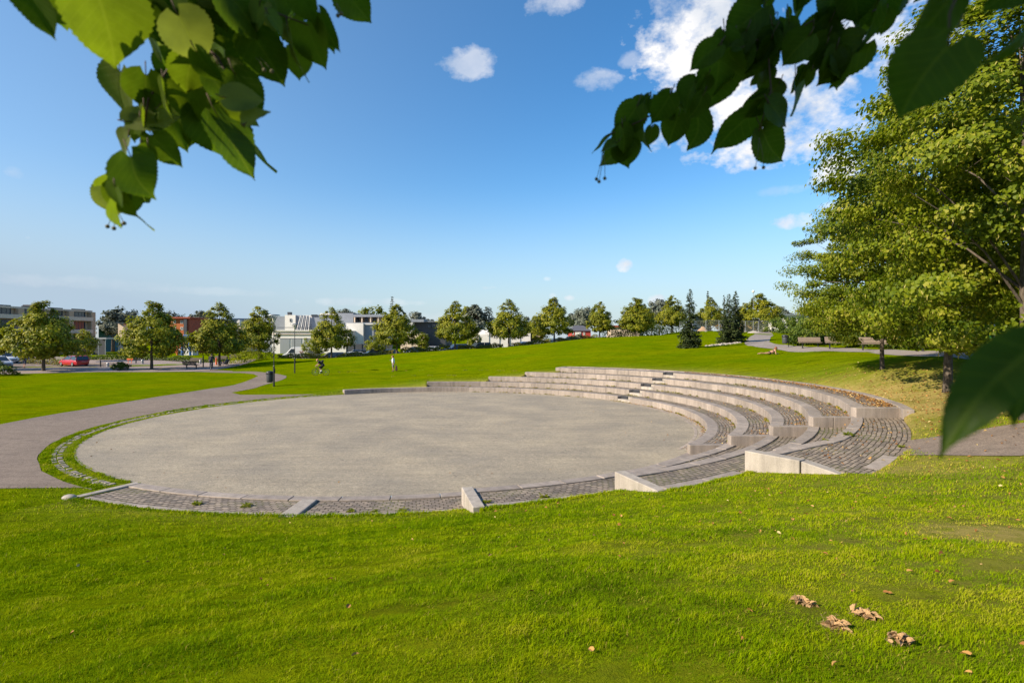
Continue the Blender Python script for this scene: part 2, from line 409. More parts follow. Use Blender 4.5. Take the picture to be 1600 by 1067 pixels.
# ------------------------------------------------------------------ ground form
CX, CY = -4.29, 25.85                       # centre of the round gravel floor
RK = [0, 12.60, 13.67, 14.81, 15.93, 17.16]  # inner radius of each seat wall
HS = 0.30                                   # height of one seat
WT = 0.40                                   # thickness of a seat wall
YC = 18.2-CY                                # straight edge that ends the seat walls
C0 = (CX, CY, 0.0)
def far_angle(px, R):
    s = (px-800)/FPX; a = s*s+1; b = -2*(s*CX+CY); c = CX*CX+CY*CY-R*R
    Y = (-b+math.sqrt(max(0, b*b-4*a*c)))/(2*a)
    return math.degrees(math.atan2(Y-CY, s*Y-CX))
AL = [0]+[far_angle(p, RK[k+1]) for k, p in enumerate((538, 667, 763, 820, 875))]
NOTCH = [None]+[(far_angle(p1, RK[k+1]), far_angle(p0, RK[k+1])) for k, (p0, p1) in enumerate(((965, 984), (983, 1003), (1001, 1021), (1019, 1039), (1036, 1056)))]
def chord(R): return math.degrees(math.asin(YC/R))
RO = 18.55                                  # outer edge of the top terrace
A1, A2, A3, A4 = -115.0, -76.0, -62.4, -51.8
def lerp_tab(a, tab):
    return np.interp(a, [t_[0] for t_ in tab], [t_[1] for t_ in tab])
r2 = lambda a: lerp_tab(a, [(-76, 13.42), (-45, 13.44), (-33, 13.67)])
r3 = lambda a: lerp_tab(a, [(-62.4, 14.56), (-45, 14.70), (-31, 14.81)])
r4 = lambda a: np.full_like(np.asarray(a, float), 15.93)
r5 = lambda a: lerp_tab(a, [(-51.8, 16.12), (-46, 16.50), (-42, 16.90), (-27, 17.16)])
zE = lambda a: lerp_tab(a, [(-51.8, 1.00), (-42, 1.12), (-27, 1.20)])
EDGE = [(A1, A2, 14.0, 14.0, 0.0, 0.0), (A2, A3, 14.8, 14.8, .29, .29), (A3, A4, 16.05, 16.05, .58, .60), (A4, -45, RO, RO, 1.0, 1.08),
        (-45, -27, RO, RO+.02, 1.08, 1.30), (-27, AL[5], RO+.3, RO+.3, 1.47, 1.47), (AL[5], AL[4], RK[4]+WT, RK[4]+WT, 1.18, 1.18),
        (AL[4], AL[3], RK[3]+WT, RK[3]+WT, .88, .88), (AL[3], AL[2], RK[2]+WT, RK[2]+WT, .57, .57), (AL[2], AL[1], RK[1]+WT, RK[1]+WT, .26, .22), (AL[1], 245.0, 12.55, 12.55, -.01, -.01)]
def edge_rz(a):
    a = (np.asarray(a, float)+115.0) % 360.0-115.0
    R = np.zeros_like(a); Z = np.zeros_like(a)
    for (a0, a1, ra, rb, za, zb) in EDGE:
        m = (a >= a0) & (a <= a1); f = (a-a0)/(a1-a0)
        R = np.where(m, ra+(rb-ra)*f, R); Z = np.where(m, za+(zb-za)*f, Z)
    return R, Z
CTRL = [(0, 0, 2.22), (-3, 0, 2.1), (3, 0, 2.3), (0, -6, 2.7), (-10, -6, 2.2), (8, -5, 2.6), (-8, 0, 1.75), (7, 2, 2.2), (0, 3, 1.92), (0, 6, 1.35), (-5, 5, 1.25), (4, 6, 1.6), (-2, 9, .6),
        (-11, 5, .95), (-20, 4, .4), (-20, 12, 0), (-11, 12.2, .05), (-14, 12.0, .02), (-30, 0, .3), (9, 9.5, 1.4), (14, 8, 1.75), (20, 3, 2.3), (15, -4, 2.6), (12.8, 14, 1.72), (15.6, 20, 1.82), (16.6, 25, 2.36),
        (-18, 18, 0), (-22, 25, 0), (-28, 20, 0), (-20, 35, 0), (-40, 30, 0), (-30, 45, 0), (-50, 50, 0), (-18, 42, 0), (-23, 59, 0), (-50, 61, 0), (-40, 65, 0), (-37, 72, 0), (-70, 60, 0), (-70, 80, 0), (-55, 85, 0),
        (-12.8, 60, .08), (-19, 55, 0), (-8, 52, .3), (22.2, 48, 2.3), (20.8, 65, 2.5), (28.5, 72, 3.05), (24.6, 50, 2.72), (24.5, 43, 2.78), (23.4, 34, 2.84), (22, 27.5, 2.84), (20.3, 22, 2.64), (19, 14, 2.2),
        (28, 62, 2.85), (36, 80, 3.6), (43, 95, 4.15), (30, 40, 2.95), (40, 50, 3.2), (30, 25, 2.9), (35, 10, 2.8), (10, 47, 1.7), (4, 60, 1.45), (12, 62, 2.1)]
ROW = [(68, 580, 465, 61.2), (237, 577, 466, 64.8), (343, 572, 470, 71.9), (405, 560, 475, 85), (518, 560, 478, 88), (620, 553, 472, 89), (711, 547, 468, 91), (795, 543, 465, 92.5),
       (866, 535, 461, 97), (937, 529, 469, 103), (993, 527, 462, 102), (1050, 520, 460, 110)]
for (px, pb, pt, Y) in ROW:
    x, y, z = WY(px, pb, Y); CTRL += [(x, y, z), (x*1.09, y*1.09, z-.75 if Y > 80 else z), (x*1.25, y*1.28, z-.4)]
CTRL += [(60, 110, 4.6), (70, 60, 3.6), (80, 20, 3.2), (60, -30, 3), (-60, -30, 1), (0, -50, 3), (-120, 40, 0), (-130, 100, 0), (-60, 130, 0)]
for a in np.arange(-112, 245, 11.0):
    r, z = edge_rz(a); CTRL.append((CX+r*math.cos(R_(a)), CY+r*math.sin(R_(a)), float(z)))
CP = np.array(CTRL, float)
def _tps(r2_): return np.where(r2_ > 1e-12, r2_*np.log(np.maximum(r2_, 1e-12))*0.5, 0.0)
n_ = len(CP); D2 = ((CP[:, None, :2]-CP[None, :, :2])**2).sum(2)
A_ = np.zeros((n_+3, n_+3)); A_[:n_, :n_] = _tps(D2)+np.eye(n_)*0.6
A_[:n_, n_] = 1; A_[:n_, n_+1:] = CP[:, :2]; A_[n_:, :n_] = A_[:n_, n_:].T
CW = np.linalg.solve(A_, np.concatenate([CP[:, 2], np.zeros(3)]))
def tps(x, y):
    out = np.empty(len(x))
    for i in range(0, len(x), 40000):
        xs, ys = x[i:i+40000], y[i:i+40000]
        d2 = (xs[:, None]-CP[None, :, 0])**2+(ys[:, None]-CP[None, :, 1])**2
        out[i:i+40000] = _tps(d2) @ CW[:n_]+CW[n_]+CW[n_+1]*xs+CW[n_+2]*ys
    return out
_EA = np.arange(-115, 245, 0.25)+0.05
_ER, _EZ = edge_rz(_EA)
_EC = _EZ-tps(CX+_ER*np.cos(np.radians(_EA)), CY+_ER*np.sin(np.radians(_EA)))
_kk = np.exp(-(np.arange(-60, 61)/20.0)**2); _kk /= _kk.sum()
_ES = np.convolve(np.concatenate([_EC[-60:], _EC, _EC[:60]]), _kk, 'valid')
def zt(x, y):
    x = np.atleast_1d(np.asarray(x, float)); y = np.atleast_1d(np.asarray(y, float))
    dx, dy = x-CX, y-CY; r = np.hypot(dx, dy); a = (np.degrees(np.arctan2(dy, dx))+115.0) % 360.0-115.0
    z = tps(x, y)
    er, _ = edge_rz(a); ec = np.interp(a, _EA, _EC); es = np.interp(a, _EA, _ES); d_ = np.maximum(r-er, 0)
    z = z+es*np.exp(-d_/1.2)+(ec-es)*np.exp(-d_/0.22)
    z = z+(0.10*(fbm2(x*.55, y*.8, 2, 41)-.5)+0.05*(fbm2(x*1.9, y*2.4, 2, 43)-.5))*np.clip((r-er-.3)/2.5, 0, 1)*np.clip(1.4-r/70, .25, 1)*np.maximum(np.clip((13.6-y)/1.2, 0, 1), np.clip((x+7)/3, 0, 1))
    z = z+0.03*np.sin(x*0.7+1.3*np.sin(y*0.45))*np.clip((r-er)/3, 0, 1)
    f = np.clip((r-125)/90, 0, 1); f = f*f*(3-2*f)
    return z*(1-f)
def ztp(x, y): return float(zt(x, y)[0])

def dryness(x, y):
    d = 0.9*np.exp(-(((x-14.6)/3.2)**2+((y-20.5)/4.2)**2))+0.45*np.exp(-(((x-15)/6)**2+((y-16)/9)**2))
    d += 0.95*np.exp(-(((x-5.35)/.55)**2+((y-6.25)/.42)**2))+0.3*np.exp(-(((x-8.5)/3)**2+((y-11)/1.5)**2))+0.35*np.exp(-(((x-6)/5)**2+((y-6)/4)**2))
    dx, dy = x-CX, y-CY; r = np.hypot(dx, dy); a = np.degrees(np.arctan2(dy, dx))
    er, _ = edge_rz(a)
    d += np.where((a > 25) & (a < 118), 0.75, 0.35)*np.exp(-np.maximum(r-er, 0)/0.7)
    return np.clip(d, 0, 1)

# lawn: one sheet from the amphitheatre's edge to the horizon
ang = []
for (a0, a1, *_q) in EDGE:
    k_ = max(2, int((a1-a0)/0.5)); ang += list(np.linspace(a0+0.12, a1-0.12, k_))
ang = np.array(ang)
er, ez = edge_rz(ang)
dd = np.array([0]+[0.12*(1.082**j-1)/0.082 for j in range(1, 84)])
AA, DD = np.meshgrid(ang, dd, indexing='ij')
RR = er[:, None]+DD
X = CX+RR*np.cos(np.radians(AA)); Yy = CY+RR*np.sin(np.radians(AA))
Z = zt(X.ravel(), Yy.ravel()).reshape(X.shape)
Z[:, 0] = ez-0.02
X = np.concatenate([X[:, :1], X], 1); Yy = np.concatenate([Yy[:, :1], Yy], 1); Z = np.concatenate([Z[:, :1]-.7, Z], 1)
V = np.stack([X, Yy, Z], -1).reshape(-1, 3)
na, nd = X.shape
i, j = np.meshgrid(np.arange(na), np.arange(nd-1), indexing='ij'); i2 = (i+1) % na
F = np.stack([i*nd+j, i*nd+j+1, i2*nd+j+1, i2*nd+j], -1).reshape(-1, 4)
kind(np_mesh('lawn', V, F, M_TURF, smooth=True, vattr={'dry': dryness(V[:, 0], V[:, 1])}), 'structure')

def drape(name, poly, step, mat, dz=0.02, noise=0.0, amp=0.0):
    pts = []
    n = len(poly)
    for k_ in range(n):
        p, q = Vector(poly[k_]), Vector(poly[(k_+1) % n]); m_ = max(1, int((q-p).length/step))
        for s_ in range(m_): pts.append(p.lerp(q, s_/m_))
    nb = len(pts); P = np.array([(p.x, p.y) for p in pts])
    if amp:
        P = P+np.stack([np.sin(P[:, 1]*5.1+P[:, 0]*2)+np.sin(P[:, 1]*11+P[:, 0]*7), np.sin(P[:, 0]*4.3)+np.sin(P[:, 0]*9.7+P[:, 1]*6)], -1)*amp
    x0, y0 = P.min(0); x1, y1 = P.max(0)
    gx, gy = np.meshgrid(np.arange(x0+step*.5, x1, step), np.arange(y0+step*.5, y1, step)); G = np.stack([gx.ravel(), gy.ravel()], -1)
    ins = np.zeros(len(G), bool); jx = nb-1
    for k_ in range(nb):
        xi, yi = P[k_]; xj, yj = P[jx]
        c_ = ((yi > G[:, 1]) != (yj > G[:, 1])) & (G[:, 0] < (xj-xi)*(G[:, 1]-yi)/((yj-yi) or 1e-9)+xi)
        ins ^= c_; jx = k_
    allp = [Vector(p) for p in P]+[Vector(p) for p in G[ins]]
    vv, ee, ff, *_r = delaunay_2d_cdt(allp, [(k_, (k_+1) % nb) for k_ in range(nb)], [], 1, 1e-4)
    vx = np.array([(v.x, v.y) for v in vv]); z = zt(vx[:, 0], vx[:, 1])+dz
    F3 = np.array([f for f in ff if len(f) == 3])
    return kind(np_mesh(name, np.column_stack([vx, z]), F3, mat, smooth=True), 'structure')
def ribbon(pts, w):
    P = [Vector(p) for p in pts]; L, Rr = [], []
    dense = []
    for k_ in range(len(P)-1):
        p0, p1, p2, p3 = P[max(k_-1, 0)], P[k_], P[k_+1], P[min(k_+2, len(P)-1)]
        for s_ in range(6):
            u = s_/6; dense.append(0.5*((2*p1)+(-p0+p2)*u+(2*p0-5*p1+4*p2-p3)*u*u+(-p0+3*p1-3*p2+p3)*u**3))
    dense.append(P[-1])
    for k_, p in enumerate(dense):
        t_ = (dense[min(k_+1, len(dense)-1)]-dense[max(k_-1, 0)]).normalized(); nrm = Vector((-t_.y, t_.x))*w/2
        L.append(p+nrm); Rr.append(p-nrm)
    return [tuple(p) for p in L+Rr[::-1]]

# asphalt path round the left of the gravel floor
def px0(*pp): return [WZ(a, b, 0)[:2] for a, b in pp]
stripo = [(CX+13.5*math.cos(R_(a)), CY+13.5*math.sin(R_(a))) for a in np.arange(243, 128, -3.0)]
poly = px0((-420, 780), (-420, 716), (-200, 690), (0, 664), (100, 645), (200, 627), (300, 612), (366, 600.5), (392, 593), (403, 588), (397, 584.5), (375, 582.5), (345, 581.5), (300, 580.8), (300, 578.2), (330, 578.3), (395, 580.5), (432, 584), (448, 587.5), (446, 591), (424, 598), (396, 606), (362, 612.5), (375, 616.5), (420, 617.5)) \
    + stripo[::-1] + px0((150, 762), (0, 763))
poly = [p for p in poly]
drape('path', poly, 0.9, M_ASPHALT, 0.012, amp=0.025)
# plaza and road beyond the lawn on the left
drape('plaza', px0((-160, 590.5), (-60, 588), (60, 583), (200, 581), (300, 580.9), (340, 577.5), (375, 572), (400, 566.5), (400, 564.5), (330, 561.5), (120, 561.5), (60, 560.5), (-160, 560.5)), 2.2, M_PLAZA, 0.03)
drape('road', [(-140, 83.0), (-58, 82.5), (-45, 80.0), (-45, 71.0), (-58, 70.0), (-140, 66.0)], 2.2, M_ASPHALT, 0.045)
# parking strip behind the tree row
drape('parking_area', [(-42, 91), (-24, 94), (-12, 95.5), (0, 98), (10, 103), (18, 109), (16, 121), (-4, 112), (-20, 106), (-44, 103)], 2.5, M_ASPHALT, 0.03)
# paths on the hillside to the right
drape('path', ribbon([(46.5, 104), (43, 95), (36.5, 82), (30, 68), (26.6, 57), (25.4, 50), (24.9, 43), (23.9, 34), (22.5, 27.5), (21, 22), (20, 14), (21, 4)], 2.9), 0.8, M_PATH, 0.02)
aj = [(CX+(RO-.02)*math.cos(R_(a)), CY+(RO-.02)*math.sin(R_(a))) for a in (-45, -42, -39)]
drape('path', aj+[(12, 13.75), (15, 13.0), (19.6, 12.6), (19.6, 10.4), (15, 10.6), (10.3, 11.3)], 0.4, M_ASPHALT, 0.014, amp=0.015)

# ------------------------------------------------------------------ the round amphitheatre (own coordinates: origin at its centre)
def arc_pts(R, a): return (R*math.cos(R_(a)), R*math.sin(R_(a)))
def arc_block(mb, R0, R1, z0, z1, a0, a1, n=2, ao0=None, ao1=None, z1o=None):
    ao0 = a0 if ao0 is None else ao0; ao1 = a1 if ao1 is None else ao1
    V = []
    for k_ in range(n+1):
        f = k_/n; ai = a0+(a1-a0)*f; ao = ao0+(ao1-ao0)*f
        x0, y0 = arc_pts(R0, ai); x1, y1 = arc_pts(R1, ao); zo = z1 if z1o is None else z1o
        V += [(x0, y0, z0), (x1, y1, z0), (x1, y1, zo), (x0, y0, z1)]
    F = []
    for k_ in range(n):
        b = k_*4; c = b+4
        F += [(b+3, b+2, c+2, c+3), (b+1, b, c, c+1), (b, b+3, c+3, c), (b+2, b+1, c+1, c+2)]
    F += [(0, 1, 2, 3), (n*4+3, n*4+2, n*4+1, n*4)]
    mb.add(V, F)
def blocks_arc(mb, R0, R1, z0, z1, a0, a1, L=0.95, gap=0.007, rf=None, zf=None):
    Rm = R0 if rf is None else float(rf((a0+a1)/2))
    n = max(1, round(R_(a1-a0)*Rm/L)); g = math.degrees(gap/Rm)
    for k_ in range(n):
        b0 = a0+(a1-a0)*k_/n; b1 = a0+(a1-a0)*(k_+1)/n
        mb.tv = random.random(); dz = random.uniform(-.006, .006)
        if rf is None: arc_block(mb, R0, R1, z0, z1+dz, b0+g/2, b1-g/2)
        else:
            w = R1-R0; am = [b0+g/2, (b0+b1)/2, b1-g/2]
            V = []
            for a_ in am:
                r_ = float(rf(a_)); zz = z1+dz if zf is None else float(zf(a_))+.012+dz
                x0, y0 = arc_pts(r_, a_); x1, y1 = arc_pts(r_+w, a_)
                V += [(x0, y0, z0), (x1, y1, z0), (x1, y1, zz), (x0, y0, zz)]
            F = []
            for q in range(2):
                b = q*4; c = b+4
                F += [(b+3, b+2, c+2, c+3), (b+1, b, c, c+1), (b, b+3, c+3, c), (b+2, b+1, c+1, c+2)]
            F += [(0, 1, 2, 3), (11, 10, 9, 8)]
            mb.add(V, F)
def sheet(name, rin, rout, zf, a0, a1, mat, parent, nr=6, step=1.0):
    """polar sheet; a0 may be 'chord' (starts on the straight edge)"""
    na = max(4, int(abs(a1-(a0 if a0 != 'chord' else -32))/step)); P = []; U = []
    for j in range(nr+1):
        s = j/nr
        if a0 == 'chord':
            aa = -31.0
            for _i in range(6):
                r = float(rin(aa))*(1-s)+float(rout(aa))*s; aa = chord(r)
            st = aa
        else: st = a0
        for i_ in range(na+1):
            a = st+(a1-st)*i_/na; r = float(rin(a))*(1-s)+float(rout(a))*s
            x, y = arc_pts(r, a); P.append((x, y, float(zf(a))+0.004*math.sin(a*3.1+r*5)+0.004*math.sin(a*7.7-r*9))); U.append((R_(a)*(rin(-40)+rout(-40))*.5, r))
    F = [(j*(na+1)+i_, j*(na+1)+i_+1, (j+1)*(na+1)+i_+1, (j+1)*(na+1)+i_) for j in range(nr) for i_ in range(na)]
    V = np.array(P)
    nrm = np.cross(V[F[0][1]]-V[F[0][0]], V[F[0][3]]-V[F[0][0]])
    if nrm[2] < 0: F = [f[::-1] for f in F]
    ring_ = [i_ for i_ in range(na+1)]+[j*(na+1)+na for j in range(1, nr+1)]+[nr*(na+1)+i_ for i_ in range(na-1, -1, -1)]+[j*(na+1) for j in range(nr-1, 0, -1)]
    k0 = len(V); V = np.concatenate([V, V[ring_]-np.array([0, 0, .55])]); U = U+[U[i_] for i_ in ring_]; m_ = len(ring_)
    F = F+[(ring_[i_], ring_[(i_+1) % m_], k0+(i_+1) % m_, k0+i_) for i_ in range(m_)]
    return np_mesh(name, V, np.array(F), mat, parent, uv=np.array(U, float), smooth=False)
con = lambda v: (lambda a: v)

# gravel floor
nA, nR = 160, 30
V = [(0, 0, 0.004)]
for j in range(1, nR+1):
    for i_ in range(nA):
        r = (12.62)*j/nR; a = 2*math.pi*i_/nA
        V.append((r*math.cos(a), r*math.sin(a), 0.004+0.008*math.sin(r*1.7+3*math.sin(a*2))*(r < 12)))
F4 = [(1+(j-1)*nA+i_, 1+j*nA+i_, 1+j*nA+(i_+1) % nA, 1+(j-1)*nA+(i_+1) % nA) for j in range(1, nR) for i_ in range(nA)]
F3 = [(0, 1+i_, 1+(i_+1) % nA) for i_ in range(nA)]
kind(np_mesh('gravel', V, [np.array(F4), np.array(F3)], M_GRAVEL, smooth=True, loc=C0), 'structure')

TL = ['lowest curved granite seat terrace at the edge of the gravel floor', 'second seat terrace up from the gravel floor', 'middle one of the five curved seat terraces',
      'fourth seat terrace up, just below the topmost one', 'topmost wide seat terrace with orange leaves along its outer kerb']
for k in range(1, 6):
    T = thing('seating_terrace', TL[k-1], 'seating terrace', C0, 0, 'curved granite seating terraces')
    z0, z1 = HS*(k-1), HS*k
    n0, n1 = NOTCH[k]
    mb = MB()
    ac = chord(RK[k]); co = chord(RK[k]+WT)
    # blocks; the first one is cut along the straight edge
    b1 = ac+math.degrees(0.95/RK[k]); mb.tv = .6
    arc_block(mb, RK[k], RK[k]+WT, z0-.12, z1, ac, b1-.03, 2, co, b1-.03)
    blocks_arc(mb, RK[k], RK[k]+WT, z0-.12, z1, b1, n0); mb.build('seat_wall', M_GRANITE, T, bevel=.012)
    mb = MB(); blocks_arc(mb, RK[k], RK[k]+WT, z0-.12, z1, n1, AL[k])
    mb.build('seat_wall', M_GRANITE, T, bevel=.012)
    mb = MB(); mb.tv = .8; arc_block(mb, RK[k], RK[k]+WT, z0-.12, z0+HS/2, n0+.03, n1-.03, 2); mb.build('stair_step', M_GRANITE_PALE, T, bevel=.01)
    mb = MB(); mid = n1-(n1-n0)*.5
    arc_block(mb, RK[k]+WT-.12, RK[k]+WT+.02, z0+HS/2+.002, z1-.012, mid, n1-.06, 2); mb.build('riser_shadow', M_NEARBLACK, T, bevel=.006)  # near-black slab paints the notch's shadow over half the riser
    mb = MB(); arc_block(mb, RK[k]+WT-.06, RK[k]+WT+.02, z0+HS/2+.002, z1-.016, n0+.06, mid-.02, 2); mb.build('pale_riser', M_GRANITE_PALE, T)
    ro = RK[k+1] if k < 5 else RO
    sheet('cobbled_tread', con(RK[k]+WT-.003), con(ro+.02), con(z1-.012), 'chord', AL[k+1] if k < 5 else AL[5], M_SETT, T, 5)
    mb = MB(); xa = math.sqrt(RK[k]**2-YC**2); xb = math.sqrt((ro)**2-YC**2)-.02
    L = xb-xa; nb = max(1, round(L/.9))
    for q in range(nb):
        mb.tv = random.random()
        mb.box((xa+L*(q+.5)/nb, YC-.14, z1-.2), (L/nb-.008, .28, .42))
    mb.build('end_cheek', M_GRANITE, T, bevel=.015)
    if k == 5:
        mb = MB(); blocks_arc(mb, RO, RO+.3, 1.2, 1.53, -27, AL[5], 1.1); mb.build('outer_kerb', M_GRANITE, T, bevel=.012)
        mb = MB(); blocks_arc(mb, RK[5], RO+.3, 1.2, 1.515, AL[5]+.02, AL[5]+1.2, 1.5); mb.build('end_stone', M_GRANITE, T, bevel=.012)

# the lower, camera-side half: cobbled landings stepping up clockwise
def landing(label, rin, rout, zf, a0, a1, kerb_from, z0, outer=None):
    T = thing('cobbled_landing', label, 'cobbled landing', C0, 0, 'cobbled landings along the near edge')
    sheet('sett_paving', (lambda a: rin(a)+.30), rout, (lambda a: float(zf(a))-.02), a0, a1, M_SETT, T, 6, .8)
    mb = MB(); blocks_arc(mb, 0, .32, z0-.35, 0, a1 if a1 < kerb_from else a1, kerb_from, 1.15, .02, rin, zf); mb.build('inner_kerb', M_GRANITE, T, bevel=.012)
    if outer:
        mb = MB(); 
        for (oa, ob, ro_, w_) in outer: blocks_arc(mb, 0, w_, z0-.3, 0, oa, ob, 1.2, .02, con(ro_), (lambda a: float(zf(a))-.028))
        mb.build('outer_kerb', M_GRANITE, T, bevel=.01)
    return T
lo1 = lambda a: 13.81 if a < A2 else float(r2(a))
lo2 = lambda a: 14.61 if a < A3 else float(r3(a))
lo3 = lambda a: 15.78 if a < A4 else (float(r5(a)) if a < -46 else 15.95)
T1 = landing('lowest cobbled band beside the gravel, ending at the left corner', con(12.60), lo1, con(0.0), 'chord', A1, -36.5, 0, [(A1, -92.6, 13.80, .14), (-91.0, A2-.6, 13.80, .14)])
T2 = landing('narrow cobbled band between the small block and the wedge block', r2, lo2, con(.30), 'chord', A2+.5, -33.5, .3, [(A2+.7, A3-.6, 14.60, .16)])
T3 = landing('cobbled band between the wedge block and the long block', r3, lo3, con(.60), 'chord', A3+.5, -31.2, .6, [(A3+.7, A4-.6, 15.76, .30)])
T4 = landing('small cobbled sliver inside the wide upper landing', r4, (lambda a: max(float(r5(a)), 16.3)), con(.90), 'chord', -46.4, -28.9, .9)
T5 = landing('wide upper cobbled landing with weeds at the right', r5, con(RO-.0), zE, 'chord', A4+.2, -26.6, 1.1, [(A4+2.0, -45.2, RO-.28, .30)])
# left corner and divider stones set into the lowest band
mb = MB(); mb.tv = .7
arc_block(mb, 12.6, 14.0, -.3, .02, A1-1.0, A1-.02, 1, A1-.9, A1-.02); mb.build('end_kerb', M_GRANITE_PALE, T1, bevel=.02)
mb = MB(); arc_block(mb, 12.92, 14.2, -.25, .035, -92.6, -91.0, 1); mb.build('divider_stone', M_GRANITE_PALE, T1, bevel=.02)
mb = MB(); mb.ball((0, 0, 0), .13, 12, 8, (1.3, .9, .6)); o = mb.build('corner_stone', M_GRANITE_PALE, T1, smooth=True); x, y = arc_pts(14.15, A1-.6); o.location = (x, y, .02)
# wedge blocks that hold each landing above the next
def wedge(a, R0, R1, zb, zi, zo, w, label, parts=1):
    mb = MB(); c_, s_ = math.cos(R_(a)), math.sin(R_(a)); tx, ty = -s_, c_
    for q in range(parts):
        f0, f1 = q/parts, (q+1)/parts-(.012 if q < parts-1 else 0)
        P = []
        for (zz) in ('b', 't'):
            for (f, side) in ((f0, -.5), (f1, -.5), (f1, .5), (f0, .5)):
                r = R0+(R1-R0)*f; z = zb if zz == 'b' else zi+(zo-zi)*max(0, (f-.45)/.55)
                P.append((r*c_+tx*side*w, r*s_+ty*side*w, z))
        mb.tv = .75+.2*q; mb.hexa(P)
    x0, y0 = (R0+R1)/2*c_, (R0+R1)/2*s_
    mb.v = [(p[0]-x0, p[1]-y0, p[2]) for p in mb.v]
    o = mb.build('granite_block', M_GRANITE_PALE, bevel=.02, clean=False); o.location = (CX+x0, CY+y0, 0)
    tag(o, label, 'stone block', 'granite blocks that end the landings')
wedge(A2, 13.46, 14.95, -.3, .36, .34, .26, 'smallest upright granite block at the near edge, between two cobbled bands')
wedge(A3, 14.62, 16.05, -.2, .70, .60, .28, 'single wedge-shaped granite block with its pale face turned to the left')
wedge(A4, 16.02, 18.62, .2, 1.11, .86, .30, 'long low granite block of two stones with a dark joint', 2)

# old setts and edging on the left rim of the gravel
mb = MB()
for a in np.arange(124, 243, .62):
    for (r, w) in ((12.90, .13), (13.06, .12)):
        if random.random() < (.42 if a < 175 else .72)*(1.0 if r > 13 else .75):
            mb.tv = random.random(); a_ = a+random.uniform(-.1, .1); g_ = .24
            arc_block(mb, r, r+w, -.05, .014+random.uniform(-.008, .006), a_-g_, a_+g_, 1)
kind(mb.build('cobble_edging', M_GRANITE, bevel=.012), 'structure').location = C0
mb = MB()
for a in np.arange(-35, 26, .62):
    for r in (12.12, 12.3, 12.47):
        if random.random() < .75: mb.tv = random.random(); arc_block(mb, r, r+.12, -.05, .012, a-.26, a+.26, 1)
kind(mb.build('cobble_edging', M_GRANITE, bevel=.01), 'structure').location = C0

# ------------------------------------------------------------------ foliage
def unit(v): return v/np.maximum(np.linalg.norm(v, axis=1, keepdims=True), 1e-9)
DIAMOND = np.array([(0, 0, 0), (.46, .42, .07), (0, 1, 0), (-.46, .42, .07)])
DIAMOND_F = np.array([(0, 1, 2, 3)])
LIMELEAF = np.array([(0, 0, 0), (.40, .02, .06), (.52, .40, .10), (.26, .78, .05), (0, 1.05, -.10), (-.26, .78, .05), (-.52, .40, .10), (-.40, .02, .06), (0, .45, 0)])
LIMELEAF_F = np.array([(0, 1, 2, 8), (8, 2, 3, 4), (0, 8, 6, 7), (8, 4, 5, 6)])
BRACT = np.array([(0, 0, 0), (.10, .35, .05), (.09, .8, -.05), (0, 1.15, -.2), (-.09, .8, -.05), (-.10, .35, .05)])
BRACT_F = np.array([(0, 1, 2, 5), (5, 2, 3, 4)])
def leaves_np(T, TF, pos, nrm, tip, size):
    n = unit(nrm); y = unit(tip-n*(tip*n).sum(1, keepdims=True)); x = np.cross(y, n)
    V = pos[:, None, :]+size[:, None, None]*(T[None, :, 0:1]*x[:, None, :]+T[None, :, 1:2]*y[:, None, :]+T[None, :, 2:3]*n[:, None, :])
    F = TF[None]+(np.arange(len(pos))*len(T))[:, None, None]
    return V.reshape(-1, 3), F.reshape(-1, TF.shape[1])

def crown_points(rg, n, H, prof, nclump, cs, shell=0.55, wob=0.16, flat=0.75):
    """clump centres inside a turned profile, then points in each clump; returns positions and outward directions"""
    t = rg.random(nclump*3)*.95; r = np.interp(t, *prof); keep = rg.random(len(t)) < (r/r.max())**.9
    t, r = t[keep][:nclump], r[keep][:nclump]
    a = rg.random(len(t))*2*np.pi
    w = 1+wob*(np.sin(a*3+t*7+rg.random()*6)+0.7*np.sin(a*5-t*13+rg.random()*6))
    f = (shell+(1-shell)*rg.random(len(t))**0.6)
    rr = r*w*f
    c = np.stack([rr*np.cos(a), rr*np.sin(a), t*H], 1)
    k = rg.integers(0, len(c), n)
    s = cs*(0.6+0.8*rg.random(len(c)))*(.5+.5*np.minimum(1, r/(.7*r.max())))
    d = rg.normal(size=(n, 3)); d = unit(d)*(rg.random((n, 1))**0.45)
    p = c[k]+d*s[k][:, None]*np.array([1, 1, flat])
    return p, d, c[k]

